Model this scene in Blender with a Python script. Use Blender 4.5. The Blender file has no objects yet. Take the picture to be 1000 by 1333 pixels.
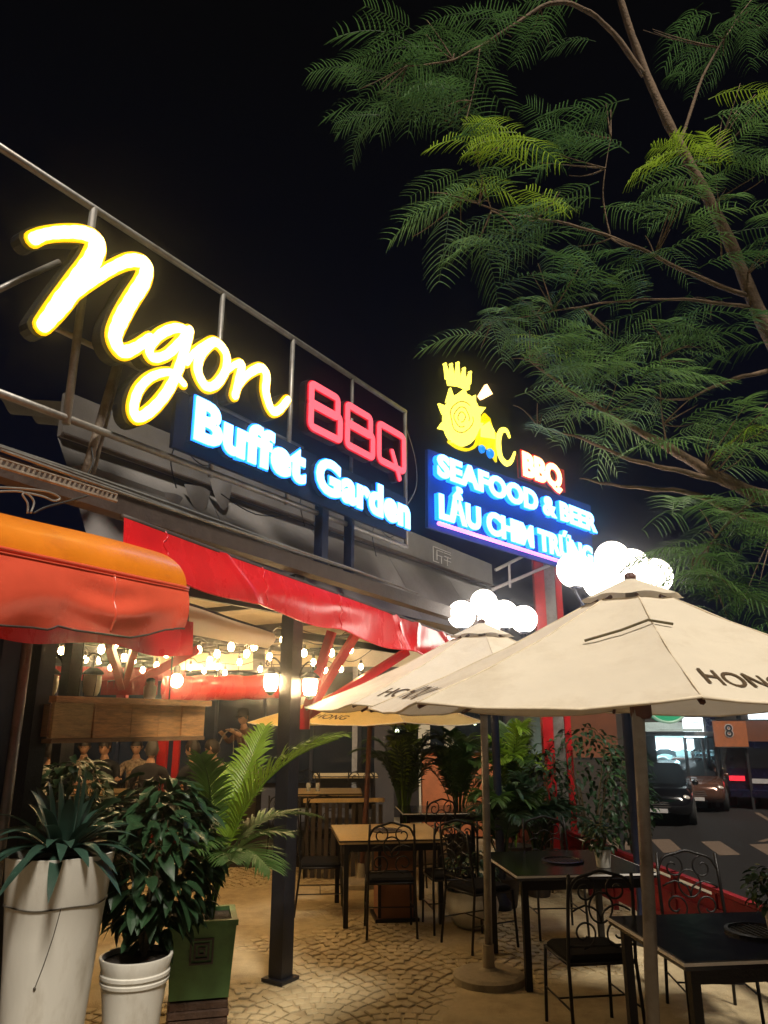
import bpy, math, random
from mathutils import Vector, Matrix
import numpy as np
R = math.radians
random.seed(7)
scene = bpy.context.scene
C = scene.collection
# ------------------------------------------------------------------ camera
CAMZ, PITCH = 1.8, R(16.0)
cd = bpy.data.cameras.new('camera'); cam = bpy.data.objects.new('camera', cd); C.objects.link(cam)
cd.sensor_fit = 'VERTICAL'; cd.sensor_height = 36.0; cd.lens = 26.0; cd.clip_end = 600; cd.clip_start = 0.05
cam.location = (0, 0, CAMZ); cam.rotation_euler = (R(90) + PITCH, 0, 0)
scene.camera = cam
# ------------------------------------------------------------------ world: night sky, a faint city glow low down
w = bpy.data.worlds.new('World'); scene.world = w; w.use_nodes = True
nt = w.node_tree; bg = nt.nodes['Background']
tc = nt.nodes.new('ShaderNodeTexCoord'); sx = nt.nodes.new('ShaderNodeSeparateXYZ'); cr = nt.nodes.new('ShaderNodeValToRGB')
nt.links.new(tc.outputs['Generated'], sx.inputs[0]); nt.links.new(sx.outputs['Z'], cr.inputs[0]); nt.links.new(cr.outputs[0], bg.inputs[0])
cr.color_ramp.elements[0].position = 0.0; cr.color_ramp.elements[0].color = (0.0018, 0.0026, 0.0090, 1)
cr.color_ramp.elements[1].position = 0.75; cr.color_ramp.elements[1].color = (0.0012, 0.0012, 0.0017, 1)
bg.inputs[1].default_value = 1.0
# ------------------------------------------------------------------ sun lamp: dim warm light from over the street behind the camera
sl = bpy.data.lights.new('sun', 'SUN'); sun = bpy.data.objects.new('sun', sl); C.objects.link(sun)
sl.energy = 4.2; sl.angle = R(12.0); sl.color = (1.0, 0.90, 0.76)
sun.rotation_euler = Vector((-0.19, 0.54, -0.82)).to_track_quat('-Z', 'Y').to_euler()
vs = scene.view_settings; vs.view_transform = 'Standard'; vs.look = 'None'; vs.exposure = 0.0; vs.gamma = 1.0; vs.use_curve_mapping = False
scene.cycles.use_denoising = True
scene.cycles.max_bounces = 6; scene.cycles.diffuse_bounces = 3; scene.cycles.glossy_bounces = 3; scene.cycles.transparent_max_bounces = 12
scene.cycles.sample_clamp_indirect = 4.0

# ------------------------------------------------------------------ measuring helpers (photo pixel -> place)
FPX = 26.0 / 36.0 * 1333
def ray(px, py):
    x, c = px - 500.0, 666.5 - py
    return Vector((x, FPX * math.cos(PITCH) - c * math.sin(PITCH), FPX * math.sin(PITCH) + c * math.cos(PITCH)))
def at(px, py, Y):
    d = ray(px, py); return Vector((0, 0, CAMZ)) + d * (Y / d.y)
def gnd(px, py, z=0.0):
    d = ray(px, py); return Vector((0, 0, CAMZ)) + d * ((z - CAMZ) / d.z)
U = Vector((math.sin(R(33)), math.cos(R(33)), 0)); N = Vector((U.y, -U.x, 0)); Z = Vector((0, 0, 1))
P0 = gnd(365, 1276)
def fp(s, off, z): return P0 + U * s + N * off + Z * z
class Plane:
    def __init__(s, o, ex, ez=Z):
        s.o = Vector(o); s.ex = Vector(ex).normalized(); s.ez = Vector(ez).normalized(); s.n = s.ex.cross(s.ez).normalized()
    def pt(s, a, b, c=0.0): return s.o + s.ex * a + s.ez * b + s.n * c
    def px(s, x, y):
        d = ray(x, y); p = Vector((0, 0, CAMZ)); t = (s.o - p).dot(s.n) / d.dot(s.n); q = p + d * t - s.o
        return (q.dot(s.ex), q.dot(s.ez))
def facade(off): return Plane(Vector((P0.x, P0.y, 0)) + N * off, U)

# ------------------------------------------------------------------ object helpers
WPOS = {}
def thing(name, label, cat, loc=(0, 0, 0), rotz=0.0, group=None):
    o = bpy.data.objects.new(name, None); C.objects.link(o); o.empty_display_size = 0.1
    o.location = loc; o.rotation_euler = (0, 0, rotz); o['label'] = label; o['category'] = cat
    if group: o['group'] = group
    WPOS[o.name] = Vector(loc)
    return o
def tag(o, label, cat, group=None):
    o['label'] = label; o['category'] = cat
    if group: o['group'] = group
    return o
def link(name, mesh, parent=None, loc=(0, 0, 0), rot=(0, 0, 0), scale=(1, 1, 1)):
    o = bpy.data.objects.new(name, mesh); C.objects.link(o)
    o.location = loc; o.rotation_euler = rot; o.scale = scale
    if parent: o.parent = parent
    return o
class MB:
    def __init__(s): s.v = []; s.f = []; s.m = []; s.mi = 0
    def add(s, vs, fs):
        b = len(s.v); s.v += [Vector(p) for p in vs]
        for f in fs: s.f.append([i + b for i in f]); s.m.append(s.mi)
        return s
    def obox(s, c, ax, ay, az, hx, hy, hz):
        c = Vector(c); ax = Vector(ax).normalized() * hx; ay = Vector(ay).normalized() * hy; az = Vector(az).normalized() * hz
        vs = [c + ax * i + ay * j + az * k for k in (-1, 1) for j in (-1, 1) for i in (-1, 1)]
        return s.add(vs, [(0, 2, 3, 1), (4, 5, 7, 6), (0, 1, 5, 4), (2, 6, 7, 3), (0, 4, 6, 2), (1, 3, 7, 5)])
    def box(s, c, size, rz=0.0, bev=0.0):
        ax = Vector((math.cos(rz), math.sin(rz), 0)); ay = Vector((-math.sin(rz), math.cos(rz), 0))
        if bev <= 0: return s.obox(c, ax, ay, Z, size[0] / 2, size[1] / 2, size[2] / 2)
        hx, hy, hz = size[0] / 2, size[1] / 2, size[2] / 2
        # bevelled along every upright and top edge
        rings = []
        for (z, ins) in ((-hz, 0), (hz - bev, 0), (hz, bev)):
            x, y = hx - ins, hy - ins; k = bev
            rings.append([(-x + k, -y, z), (x - k, -y, z), (x, -y + k, z), (x, y - k, z), (x - k, y, z), (-x + k, y, z), (-x, y - k, z), (-x, -y + k, z)])
        vs = [Vector(c) + ax * p[0] + ay * p[1] + Z * p[2] for r in rings for p in r]
        fs = [tuple(range(7, -1, -1)), tuple(range(16, 24))]
        for r in range(2):
            for i in range(8): fs.append((r * 8 + i, r * 8 + (i + 1) % 8, r * 8 + 8 + (i + 1) % 8, r * 8 + 8 + i))
        return s.add(vs, fs)
    def beam(s, a, b, wx, wy=None, up=Z):
        a, b = Vector(a), Vector(b); d = b - a; wy = wy or wx
        x = d.cross(Vector(up))
        if x.length < 1e-5: x = Vector((1, 0, 0))
        x.normalize(); y = d.cross(x).normalized()
        return s.obox((a + b) / 2, d, x, y, d.length / 2, wx / 2, wy / 2)
    def tube(s, pts, r, n=8, cap=True, closed=False):
        pts = [Vector(p) for p in pts]; k = len(pts)
        rs = r if isinstance(r, (list, tuple)) else [r] * k
        vs = []; prev = None
        for i, p in enumerate(pts):
            if closed: d = pts[(i + 1) % k] - pts[i - 1]
            else: d = pts[min(i + 1, k - 1)] - pts[max(i - 1, 0)]
            if d.length < 1e-9: d = Vector((0, 0, 1))
            d.normalize()
            if prev is None:
                x = d.orthogonal().normalized()
            else:
                x = prev - d * prev.dot(d)
                x = x.normalized() if x.length > 1e-6 else d.orthogonal().normalized()
            prev = x; y = d.cross(x)
            for j in range(n):
                a = 2 * math.pi * j / n
                vs.append(p + (x * math.cos(a) + y * math.sin(a)) * rs[i])
        fs = []
        for i in range(k if closed else k - 1):
            for j in range(n):
                a = i * n + j; b = i * n + (j + 1) % n; c = ((i + 1) % k) * n
                fs.append((a, b, c + (j + 1) % n, c + j))
        if cap and not closed:
            fs.append(tuple(range(n - 1, -1, -1))); fs.append(tuple((k - 1) * n + j for j in range(n)))
        return s.add(vs, fs)
    def lathe(s, prof, c=(0, 0, 0), n=24, cap=True, axis=Z, wob=0.0):
        c = Vector(c); axis = Vector(axis).normalized(); x = axis.orthogonal().normalized() if axis != Z else Vector((1, 0, 0)); y = axis.cross(x)
        vs = []
        for (r, h) in prof:
            for j in range(n):
                a = 2 * math.pi * j / n; q = r * (1 + wob * math.sin(3 * a + h * 9))
                vs.append(c + x * (q * math.cos(a)) + y * (q * math.sin(a)) + axis * h)
        fs = []
        for i in range(len(prof) - 1):
            for j in range(n): fs.append((i * n + j, i * n + (j + 1) % n, (i + 1) * n + (j + 1) % n, (i + 1) * n + j))
        if cap: fs.append(tuple(range(n - 1, -1, -1))); fs.append(tuple((len(prof) - 1) * n + j for j in range(n)))
        return s.add(vs, fs)
    def ball(s, c, r, n=16, m=10, sc=(1, 1, 1)):
        vs = []; fs = []; c = Vector(c)
        for i in range(m + 1):
            t = math.pi * i / m
            for j in range(n):
                a = 2 * math.pi * j / n
                vs.append(c + Vector((r * sc[0] * math.sin(t) * math.cos(a), r * sc[1] * math.sin(t) * math.sin(a), r * sc[2] * math.cos(t))))
        for i in range(m):
            for j in range(n): fs.append((i * n + j, (i + 1) * n + j, (i + 1) * n + (j + 1) % n, i * n + (j + 1) % n))
        return s.add(vs, fs)
    def grid(s, fn, nu, nv):
        vs = [fn(i / nu, j / nv) for j in range(nv + 1) for i in range(nu + 1)]
        return s.add(vs, [(j * (nu + 1) + i, j * (nu + 1) + i + 1, (j + 1) * (nu + 1) + i + 1, (j + 1) * (nu + 1) + i) for j in range(nv) for i in range(nu)])
    def prism(s, poly, pl, c0, c1):
        n = len(poly); vs = [pl.pt(a, b, c0) for a, b in poly] + [pl.pt(a, b, c1) for a, b in poly]
        return s.add(vs, [tuple(range(n - 1, -1, -1)), tuple(range(n, 2 * n))] + [(i, (i + 1) % n, n + (i + 1) % n, n + i) for i in range(n)])
    def ribbon(s, pl, pts, c0, c1, closed=False):
        """flat brush stroke: pts = [(a, b, width)], extruded from depth c0 to c1"""
        k = len(pts); L = []; Q = []
        for i, (a, b, wd) in enumerate(pts):
            p = pts[(i + 1) % k] if closed else pts[min(i + 1, k - 1)]; q = pts[i - 1] if closed else pts[max(i - 1, 0)]
            d = Vector((p[0] - q[0], p[1] - q[1])); d = d.normalized() if d.length > 1e-9 else Vector((1, 0))
            nn = Vector((-d.y, d.x)) * wd / 2
            L.append((a + nn.x, b + nn.y)); Q.append((a - nn.x, b - nn.y))
        if not closed:
            def capp(i, sg):
                a, b, wd = pts[i]; p = pts[i + (1 if i == 0 else 0)]; q = pts[i - (0 if i == 0 else 1)]
                d = Vector((p[0] - q[0], p[1] - q[1])).normalized() * sg; nn = Vector((-d.y, d.x)); o = []
                for t in range(1, 6):
                    th = math.pi * t / 6; o.append((a + (nn.x * math.cos(th) + d.x * math.sin(th)) * wd / 2, b + (nn.y * math.cos(th) + d.y * math.sin(th)) * wd / 2))
                return o
            e = capp(k - 1, 1); st = capp(0, -1)
            out = L + e + Q[::-1] + st; n = len(out)
            vs = [pl.pt(a, b, c1) for a, b in out] + [pl.pt(a, b, c0) for a, b in out]
            fs = [(i, n - len(st) - 1 - i, n - len(st) - 2 - i, i + 1) for i in range(k - 1)]
            fs.append(tuple([k - 1] + list(range(k, k + 5)) + [k + 5])); fs.append(tuple([n - 6] + list(range(n - 5, n)) + [0]))
            fs += [(i, (i + 1) % n, n + (i + 1) % n, n + i) for i in range(n)]
            return s.add(vs, fs)
        vs = [pl.pt(a, b, c) for c in (c1, c0) for ring in (L, Q) for a, b in ring]
        fs = []
        for i in range(k):
            j = (i + 1) % k; fs += [(i, j, k + j, k + i), (i, j, 2 * k + j, 2 * k + i), (k + i, k + j, 3 * k + j, 3 * k + i)]
        return s.add(vs, fs)
    def mesh(s, name, mat, smooth=False, org=None):
        me = bpy.data.meshes.new(name)
        vv = [tuple(p - org) for p in s.v] if org is not None else [tuple(p) for p in s.v]
        me.from_pydata(vv, [], s.f); mats = mat if isinstance(mat, (list, tuple)) else [mat]
        for m in mats: me.materials.append(m)
        if len(mats) > 1: me.polygons.foreach_set('material_index', s.m)
        if smooth: me.polygons.foreach_set('use_smooth', [True] * len(me.polygons))
        me.update(); return me
    def build(s, name, mat, parent=None, smooth=False, world=False, auto=None):
        """world=True: vertices are world coordinates and the parent chain carries no rotation"""
        org = None
        if parent is not None and world:
            org = Vector((0, 0, 0)); p = parent
            while p is not None: org += Vector(p.location); p = p.parent
        o = link(name, s.mesh(name, mat, smooth or auto is not None, org), parent)
        if auto is not None:
            me = o.data; n = len(me.edges)
            import bmesh
            bm = bmesh.new(); bm.from_mesh(me); bm.normal_update()
            for e in bm.edges:
                if len(e.link_faces) == 2 and e.calc_face_angle(0) > auto: e.smooth = False
            bm.to_mesh(me); bm.free()
        return o
def catmull(pts, per=6, closed=False):
    out = []; n = len(pts)
    for i in range(n if closed else n - 1):
        g = lambda k: pts[k % n] if closed else pts[max(0, min(n - 1, k))]
        p0, p1, p2, p3 = (np.array(g(i + k), float) for k in (-1, 0, 1, 2))
        for t in range(per):
            t /= per
            out.append(tuple(0.5 * (2 * p1 + (p2 - p0) * t + (2 * p0 - 5 * p1 + 4 * p2 - p3) * t * t + (3 * p1 - p0 - 3 * p2 + p3) * t ** 3)))
    if not closed: out.append(tuple(pts[-1]))
    return out
def structure(o): o['kind'] = 'structure'; return o
def stuff(o): o['kind'] = 'stuff'; return o

# ------------------------------------------------------------------ materials
def pmat(name, col, rough=0.6, metal=0.0, var=0.18, scale=6.0, bump=0.0, bscale=40.0, spec=0.5, coat=0.0, trans=0.0, col2=None, dirt=None, dscale=2.5, stretch=None):
    m = bpy.data.materials.new(name); m.use_nodes = True; t = m.node_tree; b = t.nodes['Principled BSDF']
    b.inputs['Roughness'].default_value = rough; b.inputs['Metallic'].default_value = metal
    b.inputs['Specular IOR Level'].default_value = spec; b.inputs['Coat Weight'].default_value = coat; b.inputs['Coat Roughness'].default_value = 0.15
    co = t.nodes.new('ShaderNodeTexCoord'); vec = co.outputs['Object']
    if stretch:
        mp = t.nodes.new('ShaderNodeMapping'); mp.inputs['Scale'].default_value = stretch; t.links.new(vec, mp.inputs[0]); vec = mp.outputs[0]
    nz = t.nodes.new('ShaderNodeTexNoise'); nz.inputs['Scale'].default_value = scale; nz.inputs['Detail'].default_value = 6; nz.inputs['Roughness'].default_value = 0.65
    t.links.new(vec, nz.inputs['Vector'])
    rmp = t.nodes.new('ShaderNodeValToRGB'); rmp.color_ramp.elements[0].position = 0.3; rmp.color_ramp.elements[1].position = 0.72
    c1 = [min(1, c * (1 - var)) for c in col]; c2 = list(col2) if col2 else [min(1, c * (1 + var)) for c in col]
    rmp.color_ramp.elements[0].color = (*c1, 1); rmp.color_ramp.elements[1].color = (*c2, 1)
    t.links.new(nz.outputs['Fac'], rmp.inputs[0]); out = rmp.outputs[0]
    if dirt:
        n2 = t.nodes.new('ShaderNodeTexNoise'); n2.inputs['Scale'].default_value = dscale; n2.inputs['Detail'].default_value = 9; n2.inputs['Roughness'].default_value = 0.7
        t.links.new(vec, n2.inputs['Vector'])
        r2 = t.nodes.new('ShaderNodeValToRGB'); r2.color_ramp.elements[0].position = 0.5; r2.color_ramp.elements[1].position = 0.75
        r2.color_ramp.elements[0].color = (0, 0, 0, 1); r2.color_ramp.elements[1].color = (0.75, 0.75, 0.75, 1)
        t.links.new(n2.outputs['Fac'], r2.inputs[0])
        mx = t.nodes.new('ShaderNodeMix'); mx.data_type = 'RGBA'; mx.inputs['B'].default_value = (*dirt, 1)
        t.links.new(r2.outputs[0], mx.inputs['Factor']); t.links.new(out, mx.inputs['A']); out = mx.outputs['Result']
    t.links.new(out, b.inputs['Base Color'])
    rr = t.nodes.new('ShaderNodeMapRange'); rr.inputs['To Min'].default_value = max(0.03, rough - 0.1); rr.inputs['To Max'].default_value = min(1, rough + 0.12)
    t.links.new(nz.outputs['Fac'], rr.inputs['Value']); t.links.new(rr.outputs[0], b.inputs['Roughness'])
    if bump > 0:
        n3 = t.nodes.new('ShaderNodeTexNoise'); n3.inputs['Scale'].default_value = bscale; n3.inputs['Detail'].default_value = 5
        t.links.new(vec, n3.inputs['Vector'])
        bp = t.nodes.new('ShaderNodeBump'); bp.inputs['Strength'].default_value = bump; bp.inputs['Distance'].default_value = 0.02
        t.links.new(n3.outputs['Fac'], bp.inputs['Height']); t.links.new(bp.outputs[0], b.inputs['Normal'])
    if trans > 0:
        tr = t.nodes.new('ShaderNodeBsdfTranslucent'); ms = t.nodes.new('ShaderNodeMixShader'); ms.inputs[0].default_value = trans
        t.links.new(out, tr.inputs[0]); t.links.new(b.outputs[0], ms.inputs[1]); t.links.new(tr.outputs[0], ms.inputs[2])
        t.links.new(ms.outputs[0], t.nodes['Material Output'].inputs['Surface'])
    return m
def emat(name, col, strength):
    m = bpy.data.materials.new(name); m.use_nodes = True; t = m.node_tree; b = t.nodes['Principled BSDF']
    b.inputs['Base Color'].default_value = (*[0.5 * c for c in col], 1); b.inputs['Roughness'].default_value = 0.3
    b.inputs['Emission Color'].default_value = (*col, 1); b.inputs['Emission Strength'].default_value = strength
    return m
def gmat(name, col, rough=0.05, alpha=0.25):
    m = bpy.data.materials.new(name); m.use_nodes = True; t = m.node_tree; b = t.nodes['Principled BSDF']
    b.inputs['Base Color'].default_value = (*col, 1); b.inputs['Roughness'].default_value = rough
    tr = t.nodes.new('ShaderNodeBsdfTransparent'); ms = t.nodes.new('ShaderNodeMixShader'); ms.inputs[0].default_value = alpha
    t.links.new(tr.outputs[0], ms.inputs[1]); t.links.new(b.outputs[0], ms.inputs[2]); t.links.new(ms.outputs[0], t.nodes['Material Output'].inputs['Surface'])
    return m
M = {}
M['black_paint'] = pmat('black_paint', (0.012, 0.013, 0.018), 0.42, var=0.3, scale=9, bump=0.15, bscale=60)
M['navy_paint'] = pmat('navy_paint', (0.012, 0.018, 0.045), 0.4, var=0.3, scale=9, bump=0.15)
M['iron'] = pmat('iron', (0.010, 0.009, 0.009), 0.38, metal=0.3, var=0.3, scale=20, bump=0.2, bscale=90)
M['galv'] = pmat('galv', (0.33, 0.32, 0.30), 0.45, metal=0.55, var=0.25, scale=7, bump=0.1, dirt=(0.16, 0.10, 0.06), dscale=6)
M['rusty'] = pmat('rusty', (0.30, 0.25, 0.20), 0.6, metal=0.2, var=0.35, scale=14, bump=0.3, dirt=(0.14, 0.06, 0.03), dscale=8)
M['grey_pole'] = pmat('grey_pole', (0.26, 0.24, 0.22), 0.4, metal=0.4, var=0.2, scale=10, bump=0.1, dirt=(0.12, 0.09, 0.06), dscale=9)
M['red_pvc'] = pmat('red_pvc', (0.76, 0.020, 0.028), 0.27, var=0.16, scale=3, bump=0.30, bscale=7, coat=0.3, stretch=(1, 1, 0.45), dirt=(0.48, 0.014, 0.020), dscale=3)
M['red_valance'] = pmat('red_valance', (0.84, 0.115, 0.060), 0.25, var=0.14, scale=3, bump=0.28, bscale=7, coat=0.35, dirt=(0.50, 0.05, 0.03), dscale=3)
M['orange_pvc'] = pmat('orange_pvc', (0.78, 0.22, 0.008), 0.42, var=0.12, scale=2.5, bump=0.22, bscale=8, coat=0.15, dirt=(0.55, 0.13, 0.01), dscale=4)
M['red_paint'] = pmat('red_paint', (0.45, 0.012, 0.016), 0.35, var=0.2, scale=8, bump=0.1)
M['seat_pad'] = pmat('seat_pad', (0.008, 0.0075, 0.0075), 0.9, var=0.3, scale=20, spec=0.12, bump=0.2)
M['red_low'] = pmat('red_low', (0.22, 0.006, 0.010), 0.5, var=0.3, scale=6, bump=0.2, dirt=(0.08, 0.008, 0.01), dscale=5)
M['beige_cloth'] = pmat('beige_cloth', (0.62, 0.52, 0.36), 0.85, var=0.1, scale=4, bump=0.25, bscale=220, trans=0.25, dirt=(0.40, 0.31, 0.20), dscale=2.0)
M['cream_cloth'] = pmat('cream_cloth', (0.86, 0.77, 0.62), 0.85, var=0.05, scale=3, bump=0.22, bscale=14, trans=0.15, dirt=(0.62, 0.51, 0.36), dscale=1.9)
M['lamplit_cloth'] = pmat('lamplit_cloth', (0.80, 0.60, 0.24), 0.85, var=0.08, scale=3, bump=0.2, bscale=14, trans=0.42)  # lamplight on the far parasol's underside, put into cloth colour and translucency
M['print'] = pmat('print', (0.09, 0.055, 0.025), 0.85, var=0.3, scale=30)
M['seam'] = pmat('seam', (0.78, 0.67, 0.50), 0.85, var=0.15, scale=20)
M['rib_wood'] = pmat('rib_wood', (0.10, 0.035, 0.022), 0.5, var=0.3, scale=12, bump=0.2)
M['roof_panel'] = pmat('roof_panel', (0.18, 0.17, 0.165), 0.7, var=0.15, scale=3, bump=0.15, bscale=14, dirt=(0.14, 0.125, 0.11), dscale=2.2)
M['roof_sheet'] = pmat('roof_sheet', (0.15, 0.145, 0.14), 0.75, var=0.25, scale=6, bump=0.2, dirt=(0.13, 0.12, 0.10), dscale=3)
M['gutter'] = pmat('gutter', (0.07, 0.052, 0.045), 0.6, var=0.3, scale=8, bump=0.25, dirt=(0.05, 0.035, 0.03), dscale=6)
M['dark'] = pmat('dark', (0.012, 0.012, 0.013), 0.7, var=0.3)
M['darkwall'] = pmat('darkwall', (0.045, 0.035, 0.028), 0.8, var=0.3, scale=3, bump=0.3, bscale=18)
M['brown_panel'] = pmat('brown_panel', (0.16, 0.052, 0.022), 0.7, var=0.2, scale=3, bump=0.1)
M['orange_wall'] = pmat('orange_wall', (0.42, 0.13, 0.045), 0.75, var=0.2, scale=4, bump=0.2)
M['cream_wall'] = pmat('cream_wall', (0.50, 0.44, 0.32), 0.8, var=0.12, scale=4, bump=0.15)
M['glass_dark'] = pmat('glass_dark', (0.012, 0.015, 0.018), 0.08, var=0.2, scale=2, spec=0.7)
M['plank'] = pmat('plank', (0.58, 0.27, 0.085), 0.6, var=0.3, scale=3, bump=0.35, bscale=12, stretch=(3, 3, 22), dirt=(0.16, 0.07, 0.025), dscale=2)
M['plank_pale'] = pmat('plank_pale', (0.60, 0.38, 0.16), 0.6, var=0.25, scale=3, bump=0.35, bscale=12, stretch=(3, 3, 22), dirt=(0.25, 0.13, 0.05), dscale=2)
M['plank_dark'] = pmat('plank_dark', (0.24, 0.12, 0.045), 0.6, var=0.3, scale=3, bump=0.35, bscale=12, stretch=(3, 3, 22))
M['table_wood'] = pmat('table_wood', (0.52, 0.37, 0.17), 0.35, var=0.15, scale=3, bump=0.1, stretch=(12, 2, 2), coat=0.2)
M['table_black'] = pmat('table_black', (0.012, 0.012, 0.014), 0.16, var=0.3, scale=12, spec=0.6)
M['table_edge'] = pmat('table_edge', (0.80, 0.78, 0.74), 0.3, metal=0.2, var=0.1)
M['terracotta'] = pmat('terracotta', (0.28, 0.12, 0.055), 0.75, var=0.15, scale=4, bump=0.2)
M['white_pot'] = pmat('white_pot', (0.66, 0.64, 0.57), 0.42, var=0.06, scale=3, bump=0.06, bscale=18, dirt=(0.30, 0.25, 0.17), dscale=2.6, coat=0.1, stretch=(1.6, 1.6, .55))
M['crack'] = pmat('crack', (0.06, 0.05, 0.035), 0.9, var=0.4, scale=30)
M['green_pot'] = pmat('green_pot', (0.095, 0.20, 0.065), 0.45, var=0.25, scale=5, bump=0.15, bscale=30, dirt=(0.03, 0.05, 0.02), dscale=4)
M['brown_brick'] = pmat('brown_brick', (0.10, 0.055, 0.035), 0.8, var=0.35, scale=10, bump=0.5, bscale=50)
M['soil'] = pmat('soil', (0.022, 0.015, 0.010), 0.95, var=0.5, scale=30, bump=0.8, bscale=60)
M['concrete'] = pmat('concrete', (0.30, 0.25, 0.17), 0.85, var=0.2, scale=8, bump=0.3, bscale=40, dirt=(0.14, 0.11, 0.07), dscale=5)
M['leaf_dark'] = pmat('leaf_dark', (0.022, 0.056, 0.022), 0.42, var=0.45, scale=4, trans=0.12, spec=0.35)
M['leaf_mid'] = pmat('leaf_mid', (0.050, 0.110, 0.024), 0.4, var=0.4, scale=5, trans=0.25)
M['palm'] = pmat('palm', (0.20, 0.33, 0.028), 0.42, var=0.35, scale=3, trans=0.35)
M['palm_dark'] = pmat('palm_dark', (0.055, 0.115, 0.022), 0.45, var=0.4, scale=3, trans=0.3)
M['agave'] = pmat('agave', (0.026, 0.060, 0.042), 0.38, var=0.45, scale=3, trans=0.08)
M['stem'] = pmat('stem', (0.11, 0.085, 0.04), 0.8, var=0.3, scale=20, bump=0.3)
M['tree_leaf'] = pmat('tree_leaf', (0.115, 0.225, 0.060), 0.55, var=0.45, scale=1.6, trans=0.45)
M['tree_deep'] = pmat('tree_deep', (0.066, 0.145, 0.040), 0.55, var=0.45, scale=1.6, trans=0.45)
M['tree_young_lit'] = pmat('tree_young_lit', (0.33, 0.50, 0.04), 0.5, var=0.25, scale=1.5, trans=0.4)  # pale young leaf green with street-lamp light mixed into the colour
M['bark'] = pmat('bark', (0.20, 0.135, 0.085), 0.9, var=0.35, scale=9, bump=0.7, bscale=45, dirt=(0.10, 0.07, 0.05), dscale=5)
M['asphalt'] = pmat('asphalt', (0.010, 0.008, 0.0075), 0.7, var=0.3, scale=5, bump=0.4, bscale=160)
M['road_paint'] = pmat('road_paint', (0.14, 0.095, 0.065), 0.75, var=0.15, scale=6, dirt=(0.08, 0.06, 0.045), dscale=7)
M['cable'] = pmat('cable', (0.02, 0.02, 0.02), 0.6)
M['white_frame'] = pmat('white_frame', (0.55, 0.53, 0.52), 0.5, var=0.15, scale=8)
# what gives off light
M['gold_face'] = emat('gold_face', (1.0, 0.72, 0.22), 5.5)
M['gold_rim'] = emat('gold_rim', (1.0, 0.58, 0.0), 1.1)
M['red_face'] = emat('red_face', (1.0, 0.13, 0.17), 1.35)
M['red_rim'] = emat('red_rim', (0.9, 0.01, 0.03), 0.5)
M['blue_face'] = emat('blue_face', (0.22, 0.55, 1.0), 5.0)
M['blue_rim'] = emat('blue_rim', (0.01, 0.20, 1.0), 3.0)
M['warm_face'] = emat('warm_face', (1.0, 0.60, 0.25), 4.0)
M['pink_tube'] = emat('pink_tube', (1.0, 0.28, 0.75), 2.2)
M['yellow_face'] = emat('yellow_face', (1.0, 0.86, 0.10), 2.4)
M['yellow_deep'] = emat('yellow_deep', (1.0, 0.78, 0.0), 0.95)
M['blue_dot'] = emat('blue_dot', (0.0, 0.28, 1.0), 0.9)
M['bulb'] = emat('bulb', (1.0, 0.66, 0.30), 150.0)
M['lantern_glass'] = emat('lantern_glass', (1.0, 0.68, 0.32), 105.0)
M['globe'] = emat('globe', (1.0, 0.90, 0.78), 9.0)
M['screen'] = emat('screen', (0.80, 0.95, 1.0), 2.6)
M['kiosk_light'] = emat('kiosk_light', (0.55, 0.92, 1.0), 30.0)
M['tail_red'] = emat('tail_red', (1.0, 0.03, 0.05), 1.3)
# ================================================================== the setting
KD = Vector((-0.115, 0.993, 0)).normalized()      # direction of the street kerb
KN = Vector((KD.y, -KD.x, 0))                      # towards the street
ROADZ = -0.80
def kerb_pt(t, o, z=0.0): return Vector((2.62, 5.9, 0)) + KD * t + KN * o + Z * z
# ground sheet to the horizon, under everything
structure(MB().box((0, 0, ROADZ - 0.06), (236, 236, 0.1)).build('ground', M['asphalt']))
b = MB(); b.add([kerb_pt(-30, 1.5, ROADZ), kerb_pt(-30, 40, ROADZ), kerb_pt(60, 40, ROADZ), kerb_pt(60, 1.5, ROADZ)], [(0, 1, 2, 3)])
road = structure(b.build('road', M['asphalt']))
# crossing stripes
XD = (gnd(893, 1109, ROADZ) - gnd(876, 1094, ROADZ)).normalized()
for (px, py) in ((682, 1101), (752, 1100), (804, 1098), (868, 1101), (937, 1104), (1004, 1108), (1076, 1112)):
    c = gnd(px, py, ROADZ); a = XD; s_ = Vector((0.985, 0.17, 0))
    b = MB().add([c + a * 0.95 - s_ * .24 + Z * .006, c + a * 0.95 + s_ * .24 + Z * .006, c - a * 0.95 + s_ * .24 + Z * .006, c - a * 0.95 - s_ * .24 + Z * .006], [(0, 1, 2, 3)])
    b.build('crossing_stripe', M['road_paint'], road)
for (x0, y0, x1, y1) in ((985, 1058, 1030, 1085), (960, 1050, 1000, 1053), (990, 1096, 1040, 1082)):
    p, q = gnd(x0, y0, ROADZ), gnd(x1, y1, ROADZ); d = (q - p).normalized(); s_ = Vector((-d.y, d.x, 0)) * .07
    MB().add([p - s_ + Z * .006, q - s_ + Z * .006, q + s_ + Z * .006, p + s_ + Z * .006], [(0, 1, 2, 3)]).build('lane_line', M['road_paint'], road)
# pavement strip between the low red fence and the road, with a kerb
b = MB(); b.add([kerb_pt(-30, -0.4, -0.02), kerb_pt(-30, 1.35, -0.02), kerb_pt(80, 1.35, -0.02), kerb_pt(80, -0.4, -0.02)], [(0, 1, 2, 3)])
pave = structure(b.build('pavement', M['asphalt']))
for k in range(34):
    t = -8 + k * 1.2
    MB().obox(kerb_pt(t, 1.43, (ROADZ - .015) / 2 - .02), KD, KN, Z, .592, .078, (-ROADZ) / 2 + .01).build('kerb_stone', M['concrete'], pave)

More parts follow.
